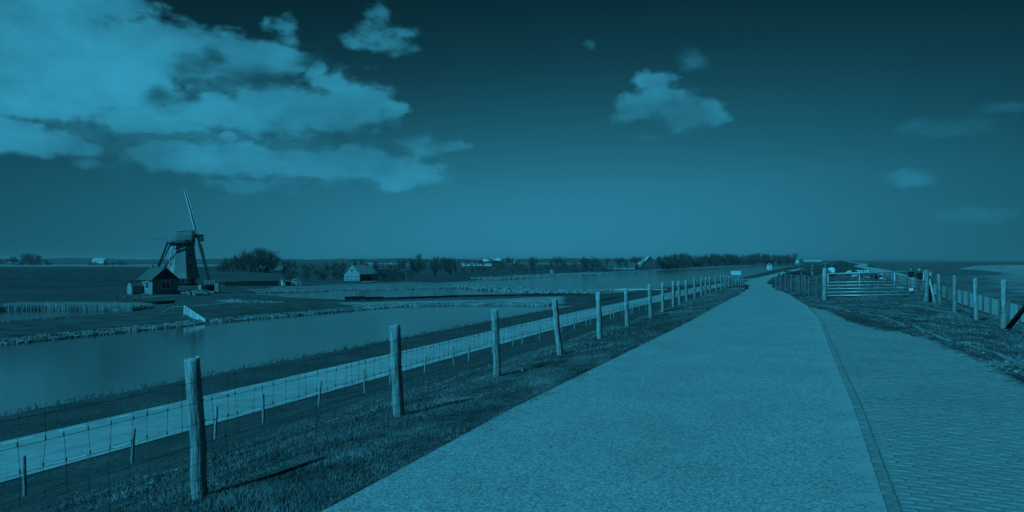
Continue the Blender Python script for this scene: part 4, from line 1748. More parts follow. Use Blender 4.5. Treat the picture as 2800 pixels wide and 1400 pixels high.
# cap
secs = [(-3.9, .7, 1.3, 12.5), (-3.6, 1.7, 2.0, 12.1), (-2.8, 2.7, 2.9, 12.0), (-1.5, 3.15, 3.7, 11.9), (0.5, 3.25, 3.95, 11.9), (2.4, 3.0, 4.15, 12.0), (3.0, 2.6, 3.6, 12.1), (3.3, 2.2, 2.6, 12.3)]
prof_ = [(-1, 0), (-.97, .3), (-.72, .66), (-.3, .93), (0, 1), (.3, .93), (.72, .66), (.97, .3), (1, 0)]
mb = MB()
loft(mb, [[(x, w_ * .88 * a, z0 + h_ * .92 * b) for a, b in prof_] for x, w_, h_, z0 in secs], 0, True, True)
cap_ = mb.build('cap', M['thatch'], mill)
MB().beam((-1.6, 0, 15.35), (2.6, 0, 15.85), .35, .14).build('ridge', M['dark_wood'], cap_)
for y in (-3.3, 3.3):
    MB().beam((-3.6, y, 12.0), (3.3, y, 12.05), .3, .32).build('cap_beam', M['dark_wood'], mill)
mb = MB().box((3.36, 0, 13.3), (.12, 3.6, 1.8))
mb.build('front_boards', M['dark_wood'], cap_)
# shaft and sails
az_ = R(5)
tl = R(14)
ax = Vector((math.cos(tl) * math.cos(az_), math.cos(tl) * math.sin(az_), math.sin(tl)))
hub = Vector((3.95, .1, 14.25))
MB().tube(hub - ax * 1.6, hub + ax * .45, .38, .34, n=10).build('windshaft', M['dark_wood'], mill, True)
MB().box(hub + ax * .1, (1.0, 1.0, 1.0), 0, M=Matrix.Rotation(az_, 3, 'Z') @ Matrix.Rotation(-tl, 3, 'Y')).build('poll_end', M['dark_wood'], mill)
qv = Vector((-math.sin(az_), math.cos(az_), 0))
pv = ax.cross(qv).normalized()
pale_stock = mat('pale_stock', 0.34, 0.48, 2, 4, 0.6)
for i in range(4):
    d = (pv, qv, -pv, -qv)[i]
    s_ = ax.cross(d).normalized()
    L = 14.1
    st = MB()
    st.beam(hub, hub + d * L * .5, .42, .40)
    st.beam(hub + d * L * .5, hub + d * L, .34, .26)
    sail = st.build('sail', pale_stock if i == 0 else M['dark_wood'], mill)  # raised stock pale, the others dark: light and shade put into their colour
    lat = MB()
    for k in range(22):
        b0 = hub + d * (2.4 + k * (L - 2.5) / 21)
        lat.tube(b0 - s_ * .1, b0 + s_ * 1.85 - ax * .18, .035, n=4)
    for off in (.62, 1.22, 1.83):
        lat.tube(hub + d * 2.3 + s_ * off - ax * .1 * off, hub + d * L + s_ * off - ax * .1 * off, .035, n=4)
    lat.build('lattice', M['brown_wood'], sail)
    lb = MB()
    tw0, tw1 = R(38), R(24)                     # twist from root to tip
    for (k0, k1) in ((0, .5), (.5, 1)):
        q0, q1 = hub + d * (2.4 + (L - 2.5) * k0), hub + d * (2.4 + (L - 2.5) * k1)
        pts_ = []
        for q_, kk_, off in ((q0, k0, -1), (q1, k1, -1), (q1, k1, 1), (q0, k0, 1)):
            a_ = tw0 + (tw1 - tw0) * kk_
            w_ = s_ * math.cos(a_) + ax * math.sin(a_)
            pts_.append(q_ - s_ * .2 + ax * .15 + w_ * (.78 * off))
        nn_ = (pts_[1] - pts_[0]).cross(pts_[3] - pts_[0]).normalized() * .04
        v_ = [p_ - nn_ for p_ in pts_] + [p_ + nn_ for p_ in pts_]
        lb.add(v_, [(0, 1, 2, 3), (7, 6, 5, 4)] + [(m_, m_ + 4, (m_ + 1) % 4 + 4, (m_ + 1) % 4) for m_ in range(4)])
    if i in (0, 2):
        lb.build('leading_board', M['white_paint'], sail)
# tail
ft = Vector((-7.95, -.4, .7))
MB().beam(ft, (-3.7, 0, 12.7), .42, .42).build('tail_pole', M['dark_wood'], mill)
for y in (-4.1, 4.1):
    MB().beam((1.1, y, 13.0), ft, .22, .24).build('tail_brace', M['dark_wood'], mill)
    MB().beam((-2.9, y * .62, 12.3), ft + Vector((.3, 0, .9)), .18, .2).build('tail_brace', M['dark_wood'], mill)
MB().beam((1.1, -4.3, 13.0), (1.1, 4.3, 13.0), .34, .34).build('cross_beam', M['brown_wood'], mill)
MB().beam((-2.9, -2.7, 12.3), (-2.9, 2.7, 12.3), .3, .3).build('cross_beam', M['brown_wood'], mill)
wh = MB()
for k in range(8):
    a, b = k * math.pi / 4, (k + 1) * math.pi / 4
    c = ft + Vector((.3, 0, .3))
    wh.beam(c, c + Vector((.7 * math.cos(a), 0, .7 * math.sin(a))), .06, .06)
    wh.beam(c + Vector((.7 * math.cos(a), 0, .7 * math.sin(a))), c + Vector((.7 * math.cos(b), 0, .7 * math.sin(b))), .06, .06)
wh.build('winch_wheel', M['dark_wood'], mill)
MB().beam((-7.6, -.3, 13.32), (-3.6, -.3, 13.32), .3, .26).build('spar', pale_stock, mill)
MB().tube((-4.1, -.3, 13.2), (-4.6, -.3, 18.9), .13, .07, n=6).build('mast', pale_stock, mill)


# ------------------------------------------------------------------ buildings
def house(name, label, cat, loc, rz, w, l, hw, hr, wall, roof, gable=None, hip=0.0, over=0.25, group=None, windows=(), chim=(), doors=()):
    """x across the front gable, y back along the ridge; windows: (face, along, z, width, height)"""
    t = empty(name, loc, rz)
    tag(t, label, cat, group)
    mb = MB()
    mb.box((0, l / 2, (hw - .6) / 2), (w, l, hw + .6))
    mb.build('wall', wall, t)
    gm = gable or wall
    for y, nm in ((0.0, 1), (l, 0)):
        if y == l and hip > 0.9:
            continue
        sgn = 1 if y == 0 else -1
        hh = hr if not (y == l) else hr * (1 - hip)
        top = [(-w / 2, hw), (w / 2, hw)]
        if y == l and hip > 0:
            k = 1 - hip
            top += [(w / 2 * (1 - k), hw + hr * k), (-w / 2 * (1 - k), hw + hr * k)]
        else:
            top += [(0, hw + hr)]
        v = [(x, y, z) for x, z in top] + [(x, y + .2 * sgn, z) for x, z in top]
        n = len(top)
        f = [tuple(range(n - 1, -1, -1)), tuple(range(n, 2 * n))] + [(k, (k + 1) % n, n + (k + 1) % n, n + k) for k in range(n)]
        MB().add(v, f).build('gable', gm, t)
    th = .14
    e = over
    dz = hr * e / (w / 2)
    rl = l * (1 - 0.0) - (w / 2 * hip * .9 if hip else 0)
    for sx_ in (-1, 1):
        o0, o1 = (sx_ * (w / 2 + e), -e), (sx_ * (w / 2 + e), l + e)
        lo = hw - dz
        v = [(o0[0], o0[1], lo), (o1[0], o1[1], lo), (0, (rl if hip else l + e), hw + hr), (0, -e, hw + hr)]
        v2 = [(a, b, c + th) for a, b, c in v]
        f = [(0, 1, 2, 3), (7, 6, 5, 4)] + [(k, k + 4, (k + 1) % 4 + 4, (k + 1) % 4) for k in range(4)]
        if sx_ > 0:
            f = [tuple(reversed(q)) for q in f]
        r = MB().add(v + v2, f).build('roof', roof, t)
    if hip:
        lo = hw - dz
        v = [(-(w / 2 + e), l + e, lo), ((w / 2 + e), l + e, lo), (0, rl, hw + hr)]
        v2 = [(a, b, c + th) for a, b, c in v]
        MB().add(v + v2, [(0, 1, 2), (5, 4, 3), (0, 3, 4, 1), (1, 4, 5, 2), (2, 5, 3, 0)]).build('roof', roof, t)
    MB().beam((0, -e, hw + hr + th), (0, rl if hip else l + e, hw + hr + th), .22, .14).build('ridge', roof, t)
    for x, y, s_, h_ in chim:
        MB().box((x, y, hw + hr + h_ / 2 - .3), (s_, s_, h_ + .6)).build('chimney', M['wall_brick'], t)
    for face, a, z, ww, wh_ in windows:
        c = {'f': (a, -.03, z), 'l': (-w / 2 - .03, a, z), 'r': (w / 2 + .03, a, z)}[face]
        sz = (ww, .10, wh_) if face == 'f' else (.10, ww, wh_)
        fr = MB().box(c, sz).build('window', M['white_paint'], t)
        for k in (-1, 1):
            off = k * ww * .235
            cc = (c[0] + off, c[1] - .03, c[2]) if face == 'f' else (c[0] + (-.03 if face == 'l' else .03), c[1] + off, c[2])
            s2 = (ww * .38, .08, wh_ * .8) if face == 'f' else (.08, ww * .38, wh_ * .8)
            MB().box(cc, s2).build('pane', M['glass'], fr)
    for face, a, ww, wh_, m in doors:
        c = {'f': (a, -.03, wh_ / 2), 'l': (-w / 2 - .03, a, wh_ / 2), 'r': (w / 2 + .03, a, wh_ / 2)}[face]
        MB().box(c, (ww, .10, wh_) if face == 'f' else (.10, ww, wh_)).build('door', m, t)
    return t


p, rz = frame_at(452, 801, 150, R(25))
cot = house('cottage', 'small cottage with black boarded gable and grey tiled roof in front of the windmill', 'house', p, rz, 5.5, 6.6, 3.05, 2.5, M['wall_brick'], M['tile'], M['dark_wood'], windows=(('f', 0.05, 1.75, 1.9, 1.85), ('l', 2.4, 1.75, 1.5, 1.8)),
            chim=((0.0, 6.2, .45, .5),), over=.3)
# porch on its left wall
po = house('porch', 'narrow pale-fronted porch with tiled roof built against the left wall of the cottage', 'porch', (0, 0, 0), 0, 2.6, 2.4, 2.0, 1.0, M['wall_brick'], M['tile'], M['white_paint'], over=.15, doors=(('f', 0, 1.9, 2.5, M['cream']),))
po.location = cot.matrix_basis @ Vector((-2.75 - 2.4, 4.1 + 1.3, -.6)) if False else Vector(p) + Matrix.Rotation(rz, 3, 'Z') @ Vector((-2.75 - 2.4, 5.4, -.55))
po.rotation_euler = (0, 0, rz - R(90))

p, rz = frame_at(962, 771, 240, R(-36))
house('farmhouse', 'pale house with half-hipped roof and small windows among trees right of the mill', 'house', p, rz, 6.5, 11.0, 2.9, 3.4, M['cream'], M['pale_tile'], M['cream'], hip=.55, over=.3,
      windows=[('f', x, z, .75, .75) for x in (-2.0, 0, 1.9) for z in (.75, 1.95)] + [('f', 0, 4.1, .8, 1.3)], chim=((0, .5, .5, .6), (0, 7.4, .5, .6)), doors=(('r', 5.5, 1.8, 2.0, M['dark_wood']), ('r', 2.5, 1.0, 2.0, M['dark_wood'])))


def far_house(name, label, px0, px1, pyb, pye, pyr, D_, turn, l, wall, roof, group=None, cat='house', gable=None, hip=0.0, nwin=2):
    """a far building by its px extent, base row, eave row, ridge row and distance"""
    p, rz = frame_at((px0 + px1) / 2, pyb, D_, turn)
    s_ = D_ / F
    w_ = (px1 - px0) * s_
    c_, q_ = abs(math.cos(turn)), abs(math.sin(turn))
    w2 = max(2.0, (w_ - l * q_) / max(c_, .3)) if q_ < .8 else l
    l2 = l if q_ < .8 else w_
    win = [('f', x * w2 * .25, (pyb - pye) * s_ * .55, w2 * .16, (pyb - pye) * s_ * .4) for x in ((-1, 1) if nwin == 2 else ())]
    if q_ > .8:
        win = [('l' if turn < 0 else 'r', l2 * k / (nwin + 1), (pyb - pye) * s_ * .55, min(1.4, l2 / (nwin + 2)), (pyb - pye) * s_ * .4) for k in range(1, nwin + 1)]
    return house(name, label, cat, p, rz, w2, l2, (pyb - pye) * s_, (pye - pyr) * s_, wall, roof, gable, hip, .3, group, win)


def near_ground(o, dx, dy):
    pass


far_house('barn', 'dark barn with a pale roof verge below the tall bare trees, the left one', 714, 746, 746, 736, 726, 400, R(35), 7, M['dark_wood'], M['tile'], cat='barn', nwin=0)
far_house('barn', 'dark barn with a pale roof verge below the tall bare trees, the right one', 762, 790, 746, 737, 727, 395, R(35), 7, M['dark_wood'], M['tile'], cat='barn', nwin=0)
far_house('shed', 'low long shed with a pale roof between the bare trees and the white house', 768, 800, 729, 726, 721, 560, R(90), 7, M['brown_wood'], M['concrete'], cat='shed', nwin=0)
far_house('bungalow', 'low white bungalow right of the pale hip-roofed house, the near one', 1083, 1106, 745, 738, 734, 420, R(-60), 7, M['white_paint'], M['tile'], nwin=2)
far_house('bungalow', 'low building with dark windows just left of the white bungalow', 1050, 1080, 744, 737, 732, 430, R(90), 7, M['brown_wood'], M['tile'], nwin=3)
far_house('greenhouse', 'long low pale greenhouse behind the leafless trees in the middle', 1062, 1250, 727, 722, 719, 900, R(90), 9, M['pale_tile'], M['cream'], cat='greenhouse', nwin=0)
far_house('barn', 'far barn with a bright white roof on the horizon, the left of two', 1303, 1328, 722, 715, 708.5, 1000, R(-60), 11, M['brown_wood'], M['white_paint'], cat='barn', nwin=0)
far_house('barn', 'far barn with a bright white roof on the horizon, the right of two', 1331, 1357, 721, 713, 706, 1040, R(-60), 11, M['brown_wood'], M['white_paint'], cat='barn', nwin=0)
far_house('shed', 'long low white shed under the two bright barn roofs', 1304, 1385, 726, 721.5, 719.5, 850, R(90), 6, M['white_paint'], M['cream'], cat='shed', nwin=0)
far_house('house', 'small white house on the horizon right of the bright barn roofs', 1406, 1418, 721, 712, 706.5, 1000, R(20), 6, M['white_paint'], M['cream'], nwin=0)
far_house('farm_barn', 'long barn with pale walls and a grey roof on the far lake shore', 1702, 1778, 738.5, 730, 718.5, 560, R(78), 9, M['cream'], M['tile'], cat='barn', gable=M['dark_wood'], nwin=0)
far_house('farmhouse', 'large farmhouse with a broad pyramid roof behind the long barn', 1748, 1806, 727, 723, 700, 640, R(38), 11, M['wall_brick'], M['pale_tile'], hip=.99, nwin=0)
far_house('house', 'small dark roofed house against the left end of the woodland', 1795, 1812, 722, 712, 702, 700, R(15), 6, M['brown_wood'], M['dark_wood'], nwin=0)
far_house('shed', 'low white shed on the left horizon below the tree clump, the left one', 24, 38, 722, 719, 717, 1000, R(90), 6, M['white_paint'], M['cream'], cat='shed', nwin=0)
far_house('shed', 'low white shed on the left horizon below the tree clump, the right one', 50, 66, 723, 720, 718, 1000, R(90), 6, M['white_paint'], M['cream'], cat='shed', nwin=0)
far_house('farmhouse', 'small far farmhouse with pale roof on the horizon left of the mill', 272, 304, 719, 713, 706.5, 1150, R(60), 10, M['white_paint'], M['pale_tile'], nwin=0)
far_house('bird_hide', 'small white hut on legs on the bank before the far woodland', 2100, 2113, 736, 724, 721, 480, R(30), 2.4, M['white_paint'], M['cream'], cat='hut', nwin=0)
far_house('house', 'far white house at the right end of the woodland', 2176, 2186, 719.5, 712, 708, 1500, R(20), 7, M['white_paint'], M['cream'], nwin=0)
far_house('greenhouse', 'long pale greenhouse on the horizon beyond the dike road', 2224, 2270, 716.5, 712.5, 711, 2400, R(90), 20, M['cream'], M['white_paint'], cat='greenhouse', nwin=0)

# small things on the polder ------------------------------------------------
p = Vector(atd(1508, 748.5, 372))
s = empty('pump_box', p)
tag(s, 'white pump box with a flat lid standing alone on the lake shore', 'pump box')
wb(MB().box(p + Vector((0, 0, .7)), (1.3, 1.2, 2.4)), 'cabinet', M['white_paint'], s)
wb(MB().box(p + Vector((0, 0, 1.98)), (1.8, 1.6, .22)), 'lid', M['white_paint'], s)
wb(MB().box(p + Vector((0, -.62, .8)), (.8, .06, 1.5)), 'door', M['cream'], s)

# sluice with railing
D_ = 158


def loc_frame(px, py, D_):
    p, rz = frame_at(px, py, D_)
    Rm = Matrix.Rotation(rz, 3, 'Z')
    return Vector(p), Rm, rz


p, Rm, rz = loc_frame(574, 799, D_)
s = empty('sluice', p, rz)
tag(s, 'small concrete sluice with a dark opening and white railing right of the mill', 'sluice')
k = .0725
MB().box((-1.55, .3, .75), (1.3, 1.4, 1.9), R(22)).build('abutment', M['concrete'], s)
MB().box((1.55, .5, 1.0), (.85, 1.4, 1.9), R(-12)).build('abutment', M['concrete'], s)
MB().box((.1, 1.6, .5), (2.6, .2, 2.0)).build('sluice_board', M['dark_wood'], s)
MB().box((.1, 1.0, 1.62), (2.7, 1.6, .16)).build('deck', M['brown_wood'], s)
for z in (1.95, 2.3, 2.65):
    MB().beam((-1.15, .3, z), (.95, .3, z), .07, .09).build('rail', M['white_paint'], s)
for x in (-1.15, -.1, .95):
    MB().beam((x, .3, 1.6), (x, .3, 2.72), .09, .09).build('rail_post', M['white_paint'], s)

# white railed ramp into the canal
a0, a1 = Vector(atd(502.5, 856, 92)), Vector(atd(562, 885, 86.3))
b0, b1 = Vector(atd(503.5, 836, 92)), Vector(atd(560, 873, 86.3))
s = empty('ramp_fence', a0)
tag(s, 'white five-railed fence panel sloping down the bank into the canal', 'fence')
for q in range(5):
    wb(MB().beam(a0.lerp(b0, q / 4), a1.lerp(b1, q / 4) + Vector((0, 0, 0)), .05, .075), 'rail', M['sign_white'], s)
for f_ in (0, .33, .66, 1):
    wb(MB().beam(a0.lerp(a1, f_) + Vector((.0, .06, -.3)), b0.lerp(b1, f_) + Vector((0, .06, .06)), .09, .09), 'post', M['sign_white'], s)
s = empty('handrail', Vector(atd(440, 854, 90)))
tag(s, 'thin pale handrail running left from the head of the white ramp', 'railing')
hp = [Vector(atd(441, 855, 93)), Vector(atd(474, 838.5, 92.5)), Vector(atd(502, 837.5, 92))]
for a, b in zip(hp[:-1], hp[1:]):
    wb(MB().tube(a, b, .035, n=6), 'rail', M['concrete'], s)
wb(MB().tube(hp[1], hp[1] + Vector((0, 0, -1.0)), .04, n=6), 'post', M['concrete'], s)

# jetty and crates left of the cottage
p, Rm, rz = loc_frame(352, 829, 122)
s = empty('jetty', p, rz)
tag(s, 'small railed wooden jetty below the cottage porch', 'jetty')
for k_, (x, w_) in enumerate([(-1.6 + .33 * i, .3) for i in range(11)]):
    MB().box((x, 0, .35), (w_, 1.4, .08)).build('plank', M['brown_wood'], s)
for x, h_ in ((-1.75, 1.4), (-.2, 1.35), (1.75, 1.15)):
    MB().beam((x, -.65, -.8), (x, -.65, h_), .12, .12).build('post', M['brown_wood'], s)
MB().beam((-1.8, -.65, 1.42), (-.2, -.65, 1.38), .1, .1).build('rail', M['concrete'], s)
MB().beam((-.2, -.65, 1.38), (1.8, -.65, 1.1), .1, .1).build('rail', M['concrete'], s)
for x, w_, h_, lab in ((-.75, .65, .75, 'pale crate standing on the jetty below the porch, the left one'), (1.05, .8, .6, 'pale crate standing on the jetty below the porch, the right one')):
    c = p + Rm @ Vector((x, .1, .4))
    q = MB().box((0, 0, h_ / 2), (w_, .6, h_))
    for z in (.15, .4):
        q.box((0, -.31, h_ * z * 1.6), (w_ + .03, .03, .12))
    o = q.build('crate', M['cream'])
    o.location, o.rotation_euler = c, (0, 0, rz)
    tag(o, lab, 'crate', 'crates on the jetty')
# entrance steps
p, Rm, rz = loc_frame(395, 804, 147)
s = empty('steps', p, rz)
tag(s, 'pale concrete steps leading up to the cottage between porch and gable', 'steps')
for k_ in range(4):
    MB().box((-.9 + .42 * k_, 0, .12 + .16 * k_ - .5), (.44, 1.3, .30 + .0 * k_)).build('step', M['concrete'], s)

# long low quay boards
for (x0, y0, x1, y1, D_, hh, lab) in ((391, 832, 478, 827, 118, .38, 'low timber bank board in the grass below the cottage'),
                                     (616, 783, 762, 779, 195, 1.25, 'long low black timber wall right of the sluice'),
                                     (1092, 771, 1096, 770, 250, .5, 'short dark board at the water edge by the white house'),
                                     (1010, 769, 1096, 768, 245, .45, 'low garden wall right of the white house')):
    a, b = Vector(atd(x0, y0, D_)), Vector(atd(x1, y1, D_ + 3))
    s = empty('timber_wall', a)
    tag(s, lab, 'wall')
    n = max(1, int((b - a).length / 2.4))
    for k_ in range(n):
        q0, q1 = a.lerp(b, k_ / n), a.lerp(b, (k_ + .985) / n)
        wb(MB().beam(q0 + Vector((0, 0, hh / 2 - .3)), q1 + Vector((0, 0, hh / 2 - .3)), .14, hh + .6), 'plank', M['dark_wood'], s)
# two pale sheds by the pond
p, Rm, rz = loc_frame(784, 781, 205)
s = empty('lean_to', p, rz + .2)
tag(s, 'open white lean-to shelter on the pond shore left of the white shed', 'shelter')
MB().box((-1.0, 0, .65), (.9, 1.6, 1.9)).build('wall', M['white_paint'], s)
MB().beam((-1.6, 0, 1.75), (1.6, 0, 1.15), 1.9, .12).build('roof', M['white_paint'], s)
for x in (.3, 1.4):
    MB().beam((x, -.7, -.3), (x, -.7, 1.25), .1, .1).build('post', M['brown_wood'], s)
MB().box((.4, .5, .4), (1.7, .3, 1.3)).build('back_panel', M['dark_wood'], s)
p, Rm, rz = loc_frame(812, 779, 206)
house('shed', 'small white shed with a shallow roof beside the open lean-to', 'shed', p, rz + .1, 2.3, 2.0, 1.35, .3, M['white_paint'], M['pale_tile'], over=.12, doors=(('f', .3, .7, 1.2, M['cream']),))
# boat hull & white trailer by the house
p, Rm, rz = loc_frame(1010, 774, 228)
s = empty('rowing_boat', p, rz + .15)
tag(s, 'white rowing boat drawn up in front of the white house', 'boat')
rings = []
for x, w_, zb, zt in ((-1.9, .45, .15, .62), (-1.0, .68, .02, .55), (0, .74, 0, .52), (1.0, .62, .02, .58), (1.8, .25, .12, .72), (2.1, .04, .3, .8)):
    rings.append([(x, -w_, zt), (x, -w_ * .8, (zb + zt) / 2), (x, 0, zb), (x, w_ * .8, (zb + zt) / 2), (x, w_, zt), (x, w_ * .86, zt - .02), (x, 0, zb + .12), (x, -w_ * .86, zt - .02)])
mb = MB()
loft(mb, rings, 0, True, True)
mb.build('hull', M['white_paint'], s)
for x in (-.9, .5):
    MB().box((x, 0, .4), (.25, 1.1, .05)).build('thwart', M['brown_wood'], s)

# jetty on the big lake and white rail
p, Rm, rz = loc_frame(1660, 796, 172)
s = empty('jetty', p, rz)
tag(s, 'low wooden landing stage at the lake corner behind the fence', 'jetty')
for i in range(12):
    MB().box((-3 + .5 * i, 0, .45), (.46, 1.3, .08)).build('plank', M['concrete'], s)
for x in (-1.8, -.9, .3, 1.2):
    MB().beam((x, .5, -.6), (x, .5, 1.4), .13, .13).build('post', M['brown_wood'], s)
a, b = Vector(atd(1682, 791, 182)), Vector(atd(1836, 791.5, 176))
s = empty('white_railing', a)
tag(s, 'long low white railing across the lake corner behind the fence', 'railing')
for k_ in range(5):
    wb(MB().beam(a.lerp(b, k_ / 5), a.lerp(b, (k_ + .99) / 5), .16, .18), 'rail', M['white_paint'], s)
for k_ in range(6):
    q = a.lerp(b, k_ / 5)
    wb(MB().beam(q + Vector((0, .1, -.8)), q + Vector((0, .1, .0)), .12, .12), 'post', M['white_paint'], s)
# water gauge pole
p = Vector(atd(1110, 776, 215))
s = MB().tube(p - Vector((0, 0, 1)), p + Vector((0, 0, 4.4)), .06, .045, n=6).tube(p + Vector((0, 0, 4.2)), p + Vector((0, 0, 4.5)), .1, .1, n=6).build('pole', M['concrete'])
tag(s, 'thin pale pole standing on the shore right of the white house', 'pole')


# ------------------------------------------------------------------ bare trees
def tree_meshes(seed, H=10.0, spread=0.55, twig_n=7, fork=0.25, dens_=1.0, low=0.28):
    rr = random.Random(seed)
    wood_, tw = MB(), []

    def grow(p, d, L, r, lev):
        q = p + d * L
        if lev <= 2:
            mid = p.lerp(q, .5) + Vector((rr.uniform(-1, 1), rr.uniform(-1, 1), 0)) * L * .05
            wood_.tube(p, mid, r, r * .8, n=5 if lev == 0 else 3, caps=False)
            wood_.tube(mid, q, r * .8, r * .55, n=5 if lev == 0 else 3, caps=False)
        else:
            s_ = d.cross(Vector((rr.uniform(-1, 1), rr.uniform(-1, 1), rr.uniform(-1, 1)))).normalized() * r
            tw.append([tuple(p - s_), tuple(p + s_), tuple(q)])
        if lev == 4:
            return
        nb = {0: int(9 * dens_), 1: 6, 2: 7, 3: twig_n}[lev]
        for i in range(nb):
            t = (low + (1 - low) * (i + rr.random()) / nb) if lev == 0 else rr.uniform(.25, 1)
            b = p + d * L * t
            a = rr.uniform(0, 6.283)
            side = Vector((math.cos(a), math.sin(a), 0))
            side = (side - d * side.dot(d)).normalized()
            k = rr.uniform(.5, 1.1) * spread * 1.6
            nd = (d * .8 + side * k + Vector((0, 0, fork))).normalized()
            f_ = {0: .72 * (1.12 - .35 * t), 1: .5, 2: .5, 3: .6}[lev]
            grow(b, nd, L * f_ * rr.uniform(.75, 1.2), {0: r * .45, 1: r * .5, 2: .020, 3: .013}[lev], lev + 1)
    grow(Vector((0, 0, -.2)), Vector((rr.uniform(-.05, .05), rr.uniform(-.05, .05), 1)).normalized(), H * .55, H * .022, 0)
    wm = wood_.mesh('trunk', M['bark'])
    cm = tri_mesh('crown', np.array(tw), M['twig'])
    hz_ = max(max(v.co.z for v in cm.vertices), max(v.co.z for v in wm.vertices))
    return wm, cm, hz_


KINDS_ = [tree_meshes(101, low=.12), tree_meshes(102, spread=.5, fork=.4, low=.15), tree_meshes(103, spread=.75, fork=.2, low=.1), tree_meshes(104, spread=.4, fork=.55, low=.2), tree_meshes(105, spread=.65, dens_=1.3, low=.08)]
SHRUBS = [tree_meshes(111, H=10, spread=.9, fork=.3, dens_=1.2, low=.02, twig_n=6), tree_meshes(112, H=10, spread=1.1, fork=.2, dens_=1.2, low=.0, twig_n=6)]


def tree(px, pyb, pyt, D_, label, group, kinds=KINDS_, cat='tree', name='bare_tree', wide=1.0):
    X = (px - 1400) / F * D_
    z = -6.0
    H = CAM_Z - (pyt - HOR) / F * D_ - z
    wm, cm, hz_ = random.choice(kinds)
    t = empty(name, (X, D_, z), random.uniform(0, 6.28))
    s_ = max(.12, H / hz_)
    t.scale = (s_ * wide, s_ * wide, s_)
    link('trunk', wm, t)
    link('crown', cm, t)
    tag(t, label, cat, group)


G1 = 'bare trees in the tall clump right of the mill'
for px, pyt in ((612, 706), (624, 700), (638, 690), (650, 697), (662, 684), (674, 688), (684, 676), (697, 674), (708, 671), (720, 673), (733, 676), (746, 682), (757, 694), (765, 706), (690, 690), (715, 688), (735, 692), (655, 700), (600, 722), (608, 716), (618, 712), (630, 706), (645, 704), (670, 696), (700, 694), (725, 696), (745, 704), (772, 716), (765, 712)):
    tree(px, 745, pyt, random.uniform(395, 440), ('tall' if pyt < 690 else 'lower') + ' bare tree in the clump right of the windmill, ' + ('left side' if px < 660 else 'middle' if px < 725 else 'right side'), G1 + (', tall' if pyt < 690 else ', low') + (' left' if px < 660 else ' middle' if px < 725 else ' right'), wide=1.3)
G2 = 'bare trees behind the white house'
for i in range(62):
    px = random.uniform(775, 1260)
    top = 716 + 5 * math.sin(px * .03) + random.uniform(-9, 6) - (9 if px > 1080 else 0)
    sec = ('between the tall clump and the white house' if px < 930 else 'right behind the white house' if px < 1040 else 'right of the white house')
    tree(px, 740, top, random.uniform(300, 620), 'bare tree in the dark belt ' + sec, 'bare trees in the belt ' + sec)
tree(1148, 740, 686, 520, 'lone tall bare tree rising over the belt right of the white house', None)
G3 = 'bare trees along the far lake shore'
for i in range(64):
    px = random.uniform(1100, 1760)
    top = 708 + random.uniform(-8, 8) + 3 * math.sin(px * .05)
    sec = ('below the bright barn roofs' if px < 1380 else 'behind the white pump box' if px < 1580 else 'near the long barn')
    tree(px, 740, top, random.uniform(430, 760), 'bare tree in the loose row along the far lake shore ' + sec, 'bare trees along the far lake shore ' + sec)
for px, top in ((1388, 697), (1400, 699), (1520, 698), (1535, 696), (1600, 697), (1622, 695), (1660, 700), (1700, 700), (1735, 698), (1755, 694)):
    tree(px, 740, top, random.uniform(520, 700), 'taller bare tree standing out above the lake-shore row', 'taller bare trees above the lake-shore row')
G4 = 'trees of the woodland beyond the lake'
for i in range(95):
    t_ = i / 94
    px = 1808 + (2168 - 1808) * t_ ** .85 + random.uniform(-4, 4)
    D_ = 560 + 760 * t_ + random.uniform(-20, 60)
    top = 693 + random.uniform(-4, 5) + 2 * math.sin(px * .06) - (3 if 1835 < px < 1880 else 0)
    tree(px, 730, top, D_, 'bare tree in the woodland strip beyond the lake, ' + ('near its left end' if t_ < .3 else 'in its middle' if t_ < .7 else 'near its far right end'), G4 + (' left end' if t_ < .3 else ' middle' if t_ < .7 else ' right end'), wide=1.15)
G5 = 'trees on the left horizon'
for px, top in ((2, 704), (18, 706), (28, 702), (40, 697), (48, 700), (58, 695), (70, 691), (78, 690), (86, 691), (95, 693), (104, 693), (112, 698), (126, 706), (134, 708)):
    tree(px, 722, top, random.uniform(950, 1050), 'bare tree in the clump on the left horizon', G5, wide=1.3)
G6 = 'shrubs in the gardens round the white house'
for i in range(60):
    px = random.choice((random.uniform(770, 945), random.uniform(775, 935), random.uniform(1020, 1130)))
    D_ = random.uniform(235, 330)
    base_ = HOR + 7.7 * F / D_
    sec = 'behind the white lean-to shelter' if px < 840 else 'just left of the pale hip-roofed house' if px < 960 else 'between the pale hip-roofed house and the white bungalow'
    tree(px, base_, base_ - random.uniform(16, 40) * 240 / D_, D_, 'leafless garden shrub ' + sec, 'garden shrubs ' + sec, SHRUBS, 'shrub', 'shrub')
G7 = 'shrubs along the hedge row on the far shore'
for i in range(70):
    px = random.uniform(1120, 1690)
    D_ = random.uniform(400, 520)
    base_ = HOR + 7.7 * F / D_
    tree(px, base_, base_ - random.uniform(10, 19), D_, 'leafless shrub in the low hedge along the far lake shore', G7, SHRUBS, 'shrub', 'shrub')
G8 = 'undergrowth shrubs along the woodland edge'
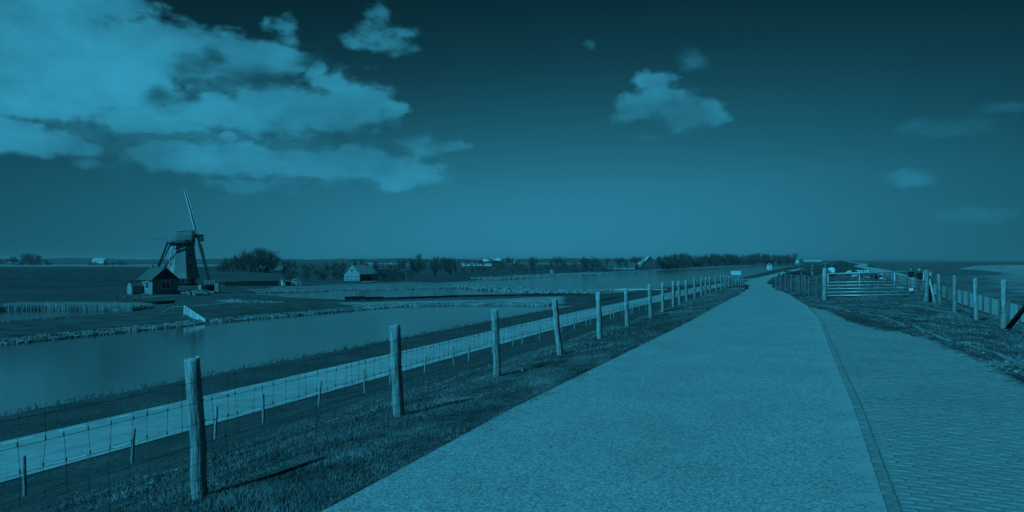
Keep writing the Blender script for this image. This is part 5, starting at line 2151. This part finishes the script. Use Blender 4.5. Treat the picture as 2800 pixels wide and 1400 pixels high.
for i in range(70):
    t_ = random.random()
    px = 1805 + 365 * t_ ** .85
    D_ = 545 + 760 * t_
    tree(px, 730, 711 + random.uniform(-9, 5), D_, 'shrub in the dark undergrowth at the woodland edge, ' + ('left half' if t_ < .5 else 'right half'), G8 + (', left half' if t_ < .5 else ', right half'), SHRUBS, 'shrub', 'shrub', wide=1.4)
G9 = 'low shrubs on the left horizon'
for i in range(26):
    px = random.choice((random.uniform(240, 350), random.uniform(0, 140)))
    tree(px, 722, 714 + random.uniform(-2, 3), random.uniform(850, 1100), 'low dark shrub on the left horizon', G9, SHRUBS, 'shrub', 'shrub', wide=1.8)

# low dunes along the horizon
dv, df = [], []
n = 0
for i, px in enumerate(np.arange(-900, 2240, 12)):
    e = 3.0 + 1.0 * math.sin(px * .013) + .8 * math.sin(px * .041 + 1) + .5 * math.sin(px * .11) + 3.4 * math.exp(-((px - 230) / 75) ** 2) - 1.5 * smooth(1500, 2200, px)
    D0 = 3300
    X0 = (px - 1400) / F
    H_ = CAM_Z + e / F * D0
    dv += [(X0 * (D0 - 350), D0 - 350, -6.8), (X0 * D0, D0, H_ * .95), (X0 * (D0 + 250), D0 + 250, H_), (X0 * (D0 + 700), D0 + 700, -6.8)]
k_ = len(dv) // 4
for i in range(k_ - 1):
    for j in range(3):
        a = i * 4 + j
        df.append((a, a + 4, a + 5, a + 1))
tag(link('dunes', mesh_from('dunes', dv, df, M['polder'], smooth_shade=True)), kind='structure')

# ------------------------------------------------------------------ haze over the polder and the sea
hz = MB().box((0, 7800, 10), (40400, 16800, 40)).mesh('haze', M['glass'])
hz.materials.clear()
hm = bpy.data.materials.new('haze')
hm.use_nodes = True
hm.node_tree.nodes.remove(hm.node_tree.nodes['Principled BSDF'])
pv_ = hm.node_tree.nodes.new('ShaderNodeVolumePrincipled')
pv_.inputs['Color'].default_value = (0.9, 0.9, 0.9, 1)
pv_.inputs['Density'].default_value = 0.00011
pv_.inputs['Anisotropy'].default_value = 0.2
hm.node_tree.links.new(pv_.outputs[0], [n for n in hm.node_tree.nodes if n.type == 'OUTPUT_MATERIAL'][0].inputs['Volume'])
hz.materials.append(hm)
tag(link('haze', hz), kind='stuff')
